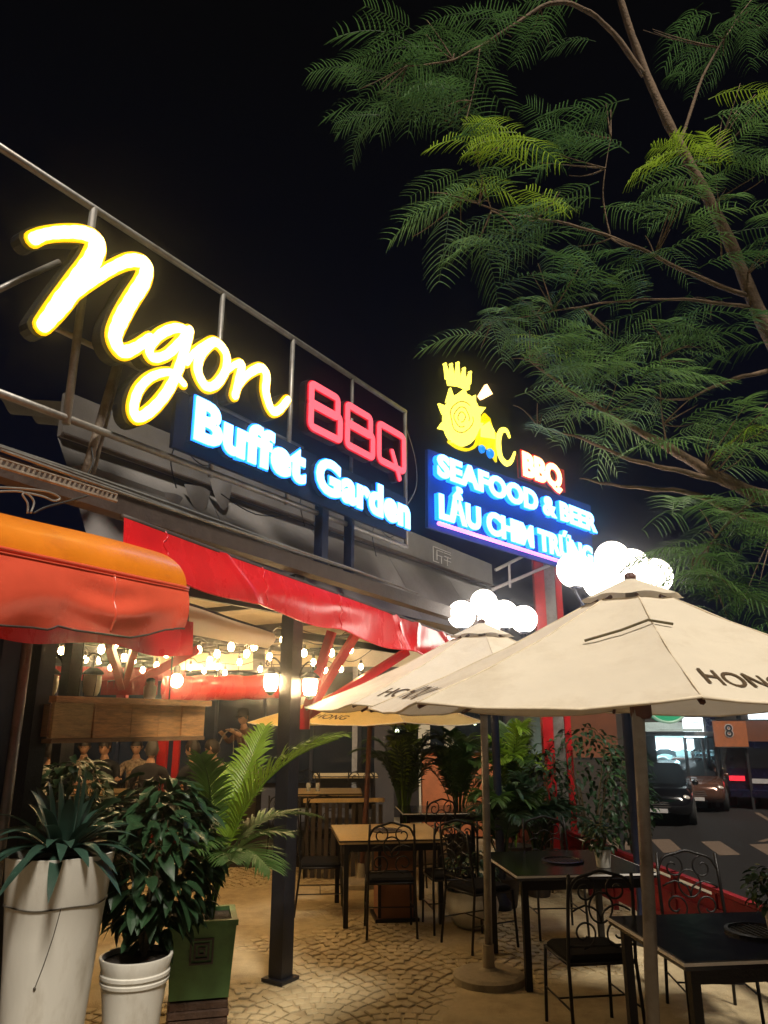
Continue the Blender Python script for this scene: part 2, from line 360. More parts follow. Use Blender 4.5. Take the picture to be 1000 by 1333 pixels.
# ---- patio: sand-worn setts laid in fans
def vnoise(x, y, seed=0):
    def h(i, j):
        n = (i * 374761393 + j * 668265263 + seed * 982451653) & 0xffffffff; n = ((n ^ (n >> 13)) * 1274126177) & 0xffffffff
        return ((n ^ (n >> 16)) & 0xffff) / 65535.0
    i, j = math.floor(x), math.floor(y); fx, fy = x - i, y - j; fx = fx * fx * (3 - 2 * fx); fy = fy * fy * (3 - 2 * fy)
    return (h(i, j) * (1 - fx) + h(i + 1, j) * fx) * (1 - fy) + (h(i, j + 1) * (1 - fx) + h(i + 1, j + 1) * fx) * fy
M['sett'] = pmat('sett', (0.45, 0.365, 0.215), 0.72, var=0.22, scale=5, bump=0.35, bscale=60, dirt=(0.22, 0.15, 0.07), dscale=3)
M['sand'] = pmat('sand', (0.43, 0.345, 0.20), 0.85, var=0.18, scale=7, bump=0.5, bscale=120, dirt=(0.16, 0.105, 0.045), dscale=2.2)
M['joint'] = pmat('joint', (0.20, 0.145, 0.080), 0.95, var=0.35, scale=12, bump=0.5, bscale=90)
def sandy(x, y):
    v = 0.62 * vnoise(x * 0.62 + 3.1, y * 0.62 + 8.7, 3) + 0.38 * vnoise(x * 1.7, y * 1.7, 5)
    return v
b = MB()
b.add([Vector((-9, -2, -.016)), Vector((3.3, -2, -.016)), Vector((2.3, 11.5, -.016)), Vector((2.3, 26, -.016)), Vector((-9, 26, -.016))], [(0, 1, 2, 3, 4)])
patio = structure(b.build('patio', M['joint']))
# worn sand cover that rides over the setts in drifts
NX, NY = 150, 190
def sf(u, v):
    x, y = -3.6 + 6.4 * u, 4.6 + 8.6 * v
    h = (sandy(x, y) - 0.535) * 0.11
    return Vector((x, y, max(-0.0155, min(0.0035, h + .002 * vnoise(x * 9, y * 9, 9)))))
drift = MB().grid(sf, NX, NY).build('sand_drift', M['sand'], patio, smooth=True); stuff(drift)
# the setts: fan rows, one fan each 0.9 m
sett_meshes = []
for k in range(5):
    bb = MB(); rr = random.Random(k); w, l, h = .046, .043, .03
    q = [(sx_ * (w - .008 * rr.random()), sy_ * (l - .008 * rr.random())) for sx_, sy_ in ((-1, -1), (1, -1), (1, 1), (-1, 1))]
    vs_ = [Vector((x, y, -h)) for x, y in q] + [Vector((x, y, -.004)) for x, y in q] + [Vector((x * .8, y * .8, 0.0015 * rr.random())) for x, y in q]
    fs_ = [(8, 9, 10, 11)] + [(i + 4 * r_, (i + 1) % 4 + 4 * r_, (i + 1) % 4 + 4 + 4 * r_, i + 4 + 4 * r_) for r_ in range(2) for i in range(4)]
    sett_meshes.append(bb.add(vs_, fs_).mesh('sett', M['sett']))
setts = []
FR = 0.62
for row in range(-1, 24):
    for colm in range(-6, 8):
        cx = (colm + (0.5 if row % 2 else 0)) * 2 * FR * 0.87 + .12; cy = 4.2 + row * FR * 0.62
        for ring in range(1, 7):
            r_ = ring * FR / 6.2; n = max(3, int(math.pi * r_ / .098))
            for i in range(n):
                th = math.pi * (i + .5) / n
                x, y = cx + r_ * math.cos(th), cy + r_ * math.sin(th)
                if ring < 6 and row < 23:
                    # a later fan row covers it
                    c2y = cy - FR * .62
                    hid = False
                    for dx in (-FR * .87, FR * .87):
                        if (x - cx - dx) ** 2 + (y - c2y) ** 2 < (FR * 1.03) ** 2 and y > c2y: hid = True
                    if hid: continue
                if 5.0 < y < 12.5 and abs(x) < 0.62 * y and x < 3.0 - .1 * (y - 5.9): setts.append((x, y, th))
kept = []; grid_ = {}
for (x, y, th) in setts:
    key = (int(x / .08), int(y / .08)); ok = True
    for i in (-1, 0, 1):
        for j in (-1, 0, 1):
            for (a_, b_) in grid_.get((key[0] + i, key[1] + j), ()):
                if (a_ - x) ** 2 + (b_ - y) ** 2 < .074 ** 2: ok = False
    if ok: grid_.setdefault(key, []).append((x, y)); kept.append((x, y, th))
vis = [p for p in kept if sandy(p[0], p[1]) < 0.56]
def on_screen(x, y): return abs(x) < y * .46 and y > 5.35
shown = sorted([p for p in vis if on_screen(p[0], p[1]) and p[0] > -1.35], key=lambda p: p[1])[:300]
ss = set(shown)
for i, (x, y, th) in enumerate(shown):
    link('sett', sett_meshes[i % 5], patio, (x, y, random.uniform(-.003, .000)), (0, 0, th + random.uniform(-.12, .12)))
b = MB()
for (x, y, th) in kept:
    if (x, y, th) in ss: continue
    me = sett_meshes[random.randrange(5)]; ca, sa = math.cos(th), math.sin(th); dz = random.uniform(-.003, .000)
    b.add([Vector((x + v.co.x * ca - v.co.y * sa, y + v.co.x * sa + v.co.y * ca, v.co.z + dz)) for v in me.vertices], [tuple(p.vertices) for p in me.polygons])
stuff(b.build('sett_field', M['sett'], patio))
# raised dining deck behind the facade line
DECKZ = 0.16
b = MB(); b.box((-7.2, 17.6, DECKZ / 2 - .05), (13.4, 14.0, DECKZ + .1)); deck = structure(b.build('deck', M['darkwall']))
# ================================================================== the restaurant front
# ---- text
_gl = {}
def glyph(ch, bold):
    k = (ch, round(bold, 4))
    if k in _gl: return _gl[k]
    c = bpy.data.curves.new('t', 'FONT'); c.body = ch; c.offset = bold; c.resolution_u = 4
    o = bpy.data.objects.new('t', c); C.objects.link(o); dg = bpy.context.evaluated_depsgraph_get()
    m = bpy.data.meshes.new_from_object(o.evaluated_get(dg)); bpy.data.objects.remove(o)
    idx = {}; vs_ = []; mp = []
    for v in m.vertices:
        kk = (round(v.co.x, 4), round(v.co.y, 4))
        if kk not in idx: idx[kk] = len(vs_); vs_.append(kk)
        mp.append(idx[kk])
    fs_ = []
    for p in m.polygons:
        f = [mp[i] for i in p.vertices]; f = [f[i] for i in range(len(f)) if f[i] != f[i - 1]]
        if len(f) > 2: fs_.append(f)
    bpy.data.meshes.remove(m)
    ec = {}
    for f in fs_:
        for i in range(len(f)): e = (f[i], f[(i + 1) % len(f)]); ec[e] = ec.get(e, 0) + 1
    bd = [e for e in ec if (e[1], e[0]) not in ec]
    _gl[k] = (vs_, fs_, bd); return _gl[k]
def layout(text, bold, track=0.0):
    out = []
    for i, ch in enumerate(text):
        if ch == ' ': continue
        a = glyph(text[:i + 1].replace(' ', '\u00a0') if False else text[:i + 1], bold)[0]; s_ = glyph(ch, bold)[0]
        out.append((ch, max(p[0] for p in a) - max(p[0] for p in s_) + i * track))
    return out
def put_glyph(mb, ch, bold, fn, c0, c1):
    vs_, fs_, bd = glyph(ch, bold); n = len(vs_)
    P = [fn(x, y, c1) for x, y in vs_] + [fn(x, y, c0) for x, y in vs_]
    mb.add(P, [tuple(f) for f in fs_] + [(a, b_, b_ + n, a + n) for a, b_ in bd] + [tuple(n + i for i in reversed(f)) for f in fs_])
def letters(text, pl, BL, BR, h, parent, face, rim, bold=.03, rimb=.03, depth=.05, stand=.05, track=0.0, cap=0.70, rimname='halo_rim', case=None):
    """each letter a part; BL/BR plane coordinates of the baseline ends, h capital height in metres"""
    lay = layout(text, bold, track)
    x0 = lay[0][1] + min(p[0] for p in glyph(lay[0][0], bold)[0]); x1 = lay[-1][1] + max(p[0] for p in glyph(lay[-1][0], bold)[0])
    ex = (Vector(BR) - Vector(BL)) / (x1 - x0); ey = h / cap
    for ch, ox in lay:
        fn = lambda x, y, c: pl.pt(BL[0] + ex.x * (x + ox - x0), BL[1] + ex.y * (x + ox - x0) + ey * y, c)
        m1 = MB(); put_glyph(m1, ch, bold, fn, stand + depth - .012, stand + depth); f = m1.build('letter', face, parent, world=True)
        m2 = MB(); put_glyph(m2, ch, bold + rimb, fn, stand + depth - .026, stand + depth - .014); m2.build(rimname, rim, f, world=True)
        m3 = MB(); put_glyph(m3, ch, bold + rimb * .6, fn, stand - .02, stand + depth - .028); m3.build('casing', case or M['black_paint'], f, world=True)

# ---- steel frame that carries the letters
FS = facade(0.05); FF = facade(0.205)      # frame plane and the plane of the letter faces
A = lambda x, y: FS.px(x, y)
ZT = 5.17; ZB = FS.px(0, 506)[1]; SL = FS.px(-60, 480)[0]; SR = FS.px(533, 548)[0]
root = thing('roof_scaffold', 'weathered steel pipe scaffold carrying the yellow script letters on the roof', 'scaffold', fp(0, .05, 3.3))
bar = lambda nm, a, b_, r, m=None: MB().tube([a, (Vector(a) + Vector(b_)) / 2 + Z * .004, b_], r, 8).build(nm, m or M['galv'], root, smooth=True, world=True)
bar('top_rail', FS.pt(SL - 1, ZT, -.05), FS.pt(SR, ZT, -.05), .026)
bar('bottom_rail', FS.pt(SL - 1, ZB, -.05), FS.pt(SR, ZB - .02, -.05), .026)
for px, y0, y1, r in ((103, 400, 535, .028), (288, 394, 610, .022), (383, 457, 640, .022), (533, 548, 690, .022), (463, 505, 660, .018)):
    s0 = FS.px(px, (y0 + y1) / 2)[0]; bar('upright', FS.pt(s0, ZT, -.05), FS.pt(s0, ZB - .04, -.05), r)
s1 = FS.px(135, 560)[0]
bar('stay', FS.pt(s1 + .16, 4.35, -.12), FS.pt(s1 - .03, 3.25, -.12), .03, M['rusty'])
bar('stay', FS.pt(s1 + .21, 4.32, -.16), FS.pt(s1 + .06, 3.28, -.16), .012, M['rusty'])
bar('brace', FS.pt(FS.px(-20, 385)[0], FS.px(-20, 385)[1], -.09), FS.pt(FS.px(88, 335)[0], FS.px(88, 335)[1], -.09), .02)
a0, a1 = FS.px(88, 430), FS.px(205, 400)
bar('mid_rail', FS.pt(FS.px(80, 420)[0], FS.px(80, 420)[1], -.09), FS.pt(FS.px(230, 415)[0] + 1.6, FS.px(80, 420)[1] - .02, -.09), .02)
for px in (422, 458):
    s0 = FS.px(px, 690)[0]; wd = .045 if px == 422 else .022
    MB().obox(FS.pt(s0, (3.02 + ZB + .1) / 2, -.03), U, N, Z, wd, .045, (ZB + .1 - 3.02) / 2).build('mast', M['navy_paint'], root, world=True)
for dz, da, db in ((3.16, FS.px(425, 745)[0], FS.px(462, 745)[0]),):
    bar('cross_tie', FS.pt(da, dz, .05), FS.pt(db, dz, .05), .018, M['black_paint'])

# ---- the yellow script word
word = thing('script_sign', 'glowing yellow script word Ngon in tall handwritten letters on the roof frame', 'lit sign', fp(-2, .1, 3.6))
def script(strokes, nm='letter'):
    """strokes: list of (closed, [(crop x, crop y, width m)])"""
    face = MB(); rim = MB(); case = MB()
    for k, (closed, pts) in enumerate(strokes):
        q = [(*FF.px(x / 2.5, 190 + y / 2.5), wd * .86) for x, y, wd in pts]
        q = catmull(q, 7, closed); e = k * .0012
        q2 = [(a, b_, wd * (1 + .045 * math.sin(i * 1.9 + k * 2.1) + .03 * math.sin(i * .7))) for i, (a, b_, wd) in enumerate(q)]
        face.ribbon(FS, q2, .148 + e, .16 + e, closed)
        rim.ribbon(FS, [(a, b_, wd + .034) for a, b_, wd in q], .132 + e, .1465 + e, closed)
        case.ribbon(FS, [(a - .012, b_ - .004, wd + .05) for a, b_, wd in q], .03 + e, .12 + e, closed)
    f = face.build(nm, M['gold_face'], word, world=True); rim.build('glowing_rim', M['gold_rim'], f, world=True); case.build('casing', M['black_paint'], f, world=True)
script([(0, [(112, 302, .085), (150, 287, .08), (215, 280, .09), (280, 285, .105), (318, 312, .13), (300, 375, .14), (250, 445, .14), (190, 525, .13), (143, 583, .10)]),
        (0, [(235, 490, .06), (300, 440, .075), (370, 395, .085), (430, 372, .10), (475, 385, .115), (470, 435, .12), (430, 500, .12), (392, 570, .12), (375, 625, .11), (400, 668, .10), (445, 655, .085), (490, 622, .07)])])
script([(0, [(612, 603, .075), (575, 592, .08), (525, 612, .08), (488, 655, .075), (500, 688, .075), (545, 678, .075), (590, 635, .075), (615, 600, .07)]),
        (0, [(618, 600, .08), (603, 660, .085), (580, 730, .085), (545, 800, .085), (495, 858, .085), (450, 883, .08), (436, 850, .075), (455, 790, .07), (500, 748, .065), (560, 738, .06), (600, 775, .05)])])
script([(1, [(690, 640, .085), (655, 680, .085), (645, 730, .085), (670, 780, .08), (705, 775, .08), (735, 730, .08), (738, 680, .08), (715, 645, .08)]),
        (0, [(610, 705, .05), (635, 670, .055), (680, 640, .06)])])
script([(0, [(735, 735, .05), (765, 712, .06), (788, 712, .08), (778, 765, .085), (766, 812, .075)]),
        (0, [(772, 785, .065), (805, 745, .075), (848, 722, .085), (868, 745, .09), (866, 800, .09), (885, 858, .085), (910, 858, .08), (938, 825, .07)])])

# ---- red BBQ block letters
bbq = thing('block_sign', 'red glowing block letters BBQ with square outlined strokes beside the script word', 'lit sign', fp(1, .1, 3.9))
def cp2(x, y): return FF.px(230 + x / 2.703, 450 + y / 2.703)
def rrect(x0, x1, y0, y1, r): # rounded loop in unit box
    o = []
    for cx, cy, a in ((x1 - r, y1 - r, 0), (x0 + r, y1 - r, 90), (x0 + r, y0 + r, 180), (x1 - r, y0 + r, 270)):
        for t in range(4): o.append((cx + r * math.cos(R(a + t * 30)), cy + r * math.sin(R(a + t * 30))))
    return o
def block(BLp, BRp, TLp, loops):
    B0, B1, T0 = cp2(*BLp), cp2(*BRp), cp2(*TLp)
    wv = Vector((B1[0] - B0[0], B1[1] - B0[1])); hv = T0[1] - B0[1]
    g = lambda x, y: (B0[0] + wv.x * x, B0[1] + wv.y * x + hv * y)
    face = MB(); rim = MB(); case = MB()
    for k, (closed, pts, wd) in enumerate(loops):
        q = [(*g(x, y), wd) for x, y in pts]; e = k * .001
        face.ribbon(FS, [(a, b_, wd * .95) for a, b_, wd in q], .148 + e, .16 + e, closed); rim.ribbon(FS, [(a, b_, wd * 1.25) for a, b_, wd in q], .134 + e, .1465 + e, closed)
        case.ribbon(FS, [(a - .012, b_, wd * 1.4) for a, b_, wd in q], .06 + e, .125 + e, closed)
    f = face.build('letter', M['red_face'], bbq, world=True); rim.build('glowing_rim', M['red_rim'], f, world=True); case.build('casing', M['black_paint'], f, world=True)
Bl = lambda: [(1, rrect(.08, .86, .52, .95, .07), .066), (1, rrect(.08, .94, .05, .55, .07), .066)]
block((462, 285), (582, 345), (470, 120), Bl())
block((592, 350), (697, 405), (598, 195), Bl())
block((707, 405), (806, 455), (709, 262), [(1, rrect(.06, .95, .06, .95, .10), .066), (0, [(.52, .42), (.62, .2), (.78, -.16)], .056)])

# ---- blue Buffet Garden
bg_ = thing('blue_sign', 'white and blue glowing letters Buffet Garden under the script word', 'lit sign', fp(0, .1, 3.5))
BL, BR = cp2(62, 318), cp2(822, 640); TLz = cp2(72, 182)
SG = Plane(FS.o, FS.ex)
hcap = TLz[1] - BL[1]
pan = [(BL[0] - .10, BL[1] - .09), (BR[0] + .08, BR[1] - .09), (BR[0] + .08, BR[1] + hcap + .06), (BL[0] - .10, BL[1] + hcap + .05)]
letters('Buffet Garden', FS, BL, BR, hcap, bg_, M['blue_face'], M['blue_rim'], bold=.046, rimb=.026, depth=.06, stand=.10, track=.035)
M['backing'] = pmat('backing', (0.004, 0.007, 0.02), 0.6, var=0.2, scale=5, bump=.05)
MB().prism(pan, FS, .02, .055).build('backing_panel', M['backing'], bg_, world=True)

# ---- roof edge behind the letters: upper fascia, lower slope, corrugated sheet peeping over
roof = thing('roof_eave', 'pale grey panelled eave with a dirty sloping underside below the roof letters', 'roof', fp(1, -.6, 2.9))
s_a, s_b = -1.9, facade(-.55).px(643, 760)[0]
EP = facade(-.55)
zt0 = 4.02; zt1 = 3.62
f0, f1 = EP.px(560, 690), EP.px(643, 735)
zf_top = f1[1]; zf_bot = EP.px(640, 762)[1]
for k in range(5):
    sa, sb = s_a + (s_b - s_a) * k / 5 + .004, s_a + (s_b - s_a) * (k + 1) / 5 - .004
    MB().obox(fp((sa + sb) / 2, -.60, (zf_top + zf_bot) / 2), U, N, Z, (sb - sa) / 2, .03, (zf_top - zf_bot) / 2).build('fascia_panel', M['roof_panel'], roof, world=True)
    def lowr(u, v, sa=sa, sb=sb):
        s_ = sa + (sb - sa) * u; t = v
        off = -.62 + .50 * t; z = zf_bot - .012 - (zf_bot - 2.92) * t + .02 * math.sin(t * math.pi) - .02 * math.sin(u * math.pi) * math.sin(t * math.pi)
        return fp(s_, off, z)
    MB().grid(lowr, 8, 6).build('soffit_panel', M['roof_panel'], roof, smooth=True, world=True)
MB().tube([fp(s_a, -.56, zf_bot), fp(s_b, -.56, zf_bot)], .02, 8).build('edge_trim', M['gutter'], roof, world=True)
# engraved mark on the fascia
g0 = EP.px(566, 742); g1 = EP.px(588, 712); em = MB(); pe = facade(-.565)
x0, x1 = g0[0], g1[0]; z0, z1 = zf_bot + .06, zf_top - .08
def seg(a, b_, c, d): em.obox(pe.pt((a + c) / 2, (b_ + d) / 2, 0), U, N, Z, max(.004, abs(c - a) / 2), .004, max(.004, abs(d - b_) / 2))
wX, hZ = x1 - x0, z1 - z0
for q in ((0, 0, 0, 1), (0, 1, 1, 1), (.2, .15, .2, .85), (.2, .85, .55, .85), (.2, .5, .5, .5), (.6, .85, 1, .85), (.6, .6, 1, .6), (.6, .35, 1, .35), (.8, .0, .8, .6), (.45, 0, .45, .5), (0, 0, .3, 0)):
    seg(x0 + q[0] * wX, z0 + q[1] * hZ, x0 + q[2] * wX, z0 + q[3] * hZ)
em.build('engraved_mark', M['white_frame'], roof, world=True)
# corrugated roof sheet above with a wavy cut edge
def corr(u, v):
    s_ = -1.5 + 3.5 * u; off = -.75 - 1.5 * v; z = zf_top + .05 + .42 * v + .055 * math.sin(s_ * 2 * math.pi / .26)
    return fp(s_, off, z - (.0 if v > 0 else .02))
MB().grid(corr, 140, 6).build('corrugated_sheet', M['roof_sheet'], roof, smooth=True, world=True)
SC = facade(-.5)
for k, (x0, y0, x1, y1, hh) in enumerate(((174, 648, 204, 655, .10), (207, 640, 238, 648, .16), (240, 630, 274, 640, .22), (273, 622, 302, 632, .26))):
    c0_, c1_ = SC.px(x0, y0), SC.px(x1, y1)
    def flap(u, v, c0_=c0_, c1_=c1_, hh=hh):
        return SC.pt(c0_[0] + (c1_[0] - c0_[0]) * u, c0_[1] + (c1_[1] - c0_[1]) * u - hh * math.sin(math.pi * u) ** .8 * v, .05 * math.sin(math.pi * u))
    MB().grid(flap, 10, 5).build('sheet_end', M['roof_panel'], roof, smooth=True, world=True)
for k, (s_, dz) in enumerate(((-.05, .42), (.45, .40), (1.0, .34))):
    def torn(u, v, s_=s_, dz=dz, k=k):
        return fp(s_ + .58 * u, -.64 + .04 * math.sin(u * 7 + k), zf_top - .02 + dz * v + .05 * math.sin(u * 5 + k * 2) * v)
    MB().grid(torn, 10, 5).build('tarpaulin', M['roof_panel'], roof, smooth=True, world=True)

# ---- gutter with rods
gut = thing('roof_gutter', 'rusty brown gutter beam with thin steel rods above the long red awning', 'gutter', fp(0, 0, 2.95))
GP = facade(.12); ga, gb = GP.px(165, 668), GP.px(600, 812)
def gl(t): return (ga[0] - .9 + (gb[0] - ga[0] + 1.6) * t, ga[1] + (gb[1] - ga[1]) * t + .05)
p, q = gl(0), gl(1)
MB().obox(GP.pt((p[0] + q[0]) / 2, (p[1] + q[1]) / 2), (GP.pt(*q) - GP.pt(*p)), N, Z, (GP.pt(*q) - GP.pt(*p)).length / 2, .06, .06).build('beam', M['gutter'], gut, world=True)
for dz, of in ((.10, .03), (.13, .0), (.085, .07)):
    MB().tube([GP.pt(p[0] + (q[0] - p[0]) * t, p[1] + (q[1] - p[1]) * t + dz + .012 * math.sin(t * 9 + of * 50), of) for t in [i / 14 for i in range(0, 9 + int(of * 40))]], .011, 6).build('rod', M['galv'], gut, world=True)
# perforated rail and tangled cables on the left
LP = facade(.3)
q0, q1 = LP.px(-20, 598), LP.px(152, 650)
rail = thing('perforated_rail', 'rusty perforated steel rail above the orange canopy', 'steel rail', LP.pt(*q0))
a_, b_ = LP.pt(*q0), LP.pt(*q1)
MB().tube([a_ + Z * .03, b_ + Z * .03], .008, 6).build('flange', M['rusty'], rail, world=True)
MB().tube([a_ - Z * .012, b_ - Z * .012], .012, 6).build('flange', M['rusty'], rail, world=True)
for k in range(26):
    t = (k + .5) / 26; MB().beam(a_.lerp(b_, t) - Z * .01, a_.lerp(b_, t + .012) + Z * .03, .012).build('web_bar', M['rusty'], rail, world=True)
beam = thing('roof_beam', 'dark grey roof beam behind the perforated rail', 'roof beam', fp(-2.5, -.6, 3.4))
BP = facade(-.5)
MB().beam(BP.pt(*BP.px(20, 612)), BP.pt(*BP.px(108, 614)), .05, .07).build('front_length', M['roof_sheet'], beam, world=True)
MB().beam(BP.pt(*BP.px(104, 612)), BP.pt(*BP.px(215, 650)), .05, .09).build('rear_length', M['roof_sheet'], beam, world=True)
CP = facade(.45)
for k, pts in enumerate((((-10, 634), (30, 636), (62, 640), (78, 648), (70, 652), (55, 646), (30, 642), (36, 655), (36, 668)), ((-10, 640), (28, 640), (44, 652), (40, 668)), ((44, 668), (60, 660), (90, 652), (115, 645)))):
    tag(MB().tube(catmull([CP.pt(*CP.px(x, y)) for x, y in pts], 5), .006, 5).build('cable', M['cable' if k == 2 else 'galv'], smooth=True), ('loose grey cable looping double over the orange canopy', 'single grey cable bending down behind the orange canopy', 'thin black cable sagging towards the roof beam')[k], 'cable')

# ---- long red awning fascia
AW = facade(.34); tp = [AW.px(160, 672), AW.px(585, 826)]; bt = [AW.px(x, y) for x, y in ((160, 742), (245, 766), (311, 784), (378, 805), (420, 818), (467, 834), (537, 852), (560, 858))]
aw = thing('long_awning', 'long glossy red vinyl awning fascia with creases under the gutter', 'awning', fp(0, .3, 2.7))
def awf(u, v):
    s_ = tp[0][0] + (tp[1][0] - tp[0][0]) * u * 1.12
    zt = tp[0][1] + (tp[1][1] - tp[0][1]) * (s_ - tp[0][0]) / (tp[1][0] - tp[0][0])
    zb = np.interp(s_, [p[0] for p in bt], [p[1] for p in bt]) + .012 * math.sin(s_ * 6.1) + .02 * max(0, math.sin(s_ * 3.3 + 1)) ** 6
    cre = .016 * math.sin(s_ * 8 + v * 4) * v * max(0, min(1, u * 2 - .6)) + .02 * math.exp(-((s_ - 1.05 - .12 * v) / .035) ** 2) + .026 * math.exp(-((s_ - 1.45 + .18 * v) / .04) ** 2) + .022 * math.exp(-((s_ - 1.95 - .35 * v) / .05) ** 2) + .02 * math.exp(-((s_ + 1.15 - .3 * v) / .03) ** 2)
    return AW.pt(s_, zt + (zb - zt) * v, .10 * v - .05 * v * v + cre + .01 * math.sin(s_ * 2.1 + 5 * v))
MB().grid(awf, 150, 12).build('vinyl_sheet', M['red_pvc'], aw, smooth=True, world=True)
MB().tube([awf(i / 60, 1) + Z * .004 for i in range(61)], .008, 6).build('hem', M['red_pvc'], aw, smooth=True, world=True)
MB().tube([awf(i / 30, 0) - N * .015 for i in range(31)], .02, 6).build('top_rail', M['gutter'], aw, smooth=True, world=True)
for k in range(5):
    u_ = .07 + .2 * k; MB().tube([awf(u_ + .004 * math.sin(i), i / 16) + N * .002 for i in range(17)], .0045, 5).build('seam', M['red_pvc'], aw, smooth=True, world=True)
# ---- orange barrel canopy
oc = thing('barrel_canopy', 'orange vinyl barrel canopy with a glossy red valance on dark posts', 'canopy', fp(-3, .7, 2.3))
OP = facade(.75); e0 = OP.px(243, 766); l0 = OP.px(0, 714)
zs = lambda s_: e0[1] + (l0[1] - e0[1]) * (s_ - e0[0]) / (l0[0] - e0[0])
SE = e0[0]; SW = SE - 3.2
RH, RD = .30, .62
def barrel(u, v):
    s_ = SW + (SE - SW) * u; th = R(100) * v
    return OP.pt(s_, zs(s_) + RH * math.sin(th) + .006 * math.sin(s_ * 5), -RD * (1 - math.cos(th)))
MB().grid(barrel, 60, 14).build('orange_top', M['orange_pvc'], oc, smooth=True, world=True)
endp = [barrel(1, i / 14) for i in range(15)]
MB().add(endp + [endp[-1] - Z * .30, endp[0] - N * .3 - Z * .02], [tuple(range(17))]).build('end_cheek', M['orange_pvc'], oc, world=True)
zb_px = [OP.px(x, y) for x, y in ((0, 815), (40, 817), (62, 820), (73, 815), (95, 821), (130, 826), (168, 830), (192, 826), (212, 820), (236, 819))]
def valance(u, v):
    s_ = SW + (SE - SW) * u; zt = zs(s_); zb = np.interp(s_, [p[0] for p in zb_px], [p[1] for p in zb_px])
    cx = OP.px(143, 780)[0]
    bulge = .035 * math.sin(v * math.pi * .9) + .016 * math.exp(-((s_ - cx) / .22) ** 2) * math.sin(v * 11 + 6 * abs(s_ - cx)) * math.sin(math.pi * v) + .012 * math.sin(s_ * 11 + v * 3) * v
    return OP.pt(s_ - .025 * v * (u > .97), zt + (zb - zt) * v, .012 + bulge)
MB().grid(valance, 130, 16).build('valance', M['red_valance'], oc, smooth=True, world=True)
MB().tube([valance(i / 90, 0) + N * .004 for i in range(91)], .010, 6).build('seam_piping', M['red_valance'], oc, smooth=True, world=True)
MB().tube([valance(i / 90, .06) + N * .004 for i in range(91)], .005, 5).build('seam_piping', M['red_valance'], oc, smooth=True, world=True)
uc = (OP.px(143, 780)[0] - SW) / (SE - SW)
MB().tube([valance(uc, .04 + .92 * i / 20) for i in range(21)], .007, 6).build('patch_seam', M['red_valance'], oc, smooth=True, world=True)
MB().tube([valance(i / 130, 1) for i in range(131)], .006, 5).build('hem', M['gutter'], oc, smooth=True, world=True)
VP_ = facade(.25); k0, k1 = VP_.px(70, 836), VP_.px(250, 836)
def inner(u, v):
    s_ = k0[0] - .8 + (k1[0] - k0[0] + .8) * u; return VP_.pt(s_, k0[1] + .22 - (.22 + .02 * math.sin(s_ * 7)) * v, .02 * math.sin(s_ * 9) * v)
MB().grid(inner, 40, 6).build('inner_valance', M['red_pvc'], oc, smooth=True, world=True)

# ---- posts
def post(label, s_, off, wd, h, mat, name='post', cat='post'):
    r = thing(name, label, cat, fp(s_, off, 0)); 
    MB().obox(fp(s_, off, h / 2), U, N, Z, wd / 2, wd / 2, h / 2).build('shaft', mat, r, world=True)
    MB().obox(fp(s_, off, .012), U, N, Z, wd / 2 + .035, wd / 2 + .035, .012).build('base_plate', mat, r, world=True)
    return r
post('black square steel post on the paving carrying two lit lanterns', 0, 0, .125, 3.0, M['black_paint'])
LPp = facade(-.1)
post('dark post right of the thin grey pole under the orange canopy', LPp.px(61, 822)[0], -.1, .10, 2.62, M['black_paint'])
post('dark navy post left of the thin grey pole under the orange canopy', LPp.px(14, 822)[0], -.1, .15, 2.62, M['navy_paint'])
pg = facade(-.02).px(38, 822)[0]
r = thing('pole', 'thin bare grey steel pole between two dark canopy posts', 'pole', fp(pg, -.02, 0))
MB().tube([fp(pg, -.02, 0), fp(pg, -.02, 2.6)], .028, 12).build('shaft', M['grey_pole'], r, smooth=True, world=True)
MB().lathe([(.06, 0), (.06, .02), (.03, .03)], fp(pg, -.02, 0), 14).build('foot', M['grey_pole'], r, world=True)
BPp = facade(-1.2); sb_ = BPp.px(95, 860)[0]
post('dark slim post with unlit lanterns behind the plank box', sb_, -1.2, .11, 2.95, M['black_paint'])
# fan braces
def fan(label, P, tips):
    r = thing('awning_brace', label, 'brace', P)
    for t in tips: MB().beam(P, t, .05, .07).build('strut', M['red_paint'], r, world=True)
    MB().beam(P - Z * .10, P + Z * .06, .075).build('bracket', M['red_paint'], r, world=True)
F0 = fp(.09, .09, 1.86)
WA = facade(.30)
fan('red steel braces fanning up from the black post to the long awning', F0, [WA.pt(*WA.px(432, 822)), facade(.22).pt(*facade(.22).px(462, 828)), facade(.35).pt(*facade(.35).px(530, 848))])
F1 = BPp.pt(BPp.px(150, 897)[0], BPp.px(150, 897)[1], .1)
wb = facade(-.6); fan('red steel braces fanning up behind the plank box', F1, [wb.pt(*wb.px(142, 838)), wb.pt(*wb.px(176, 842)), facade(-.8).pt(*facade(-.8).px(258, 845))])

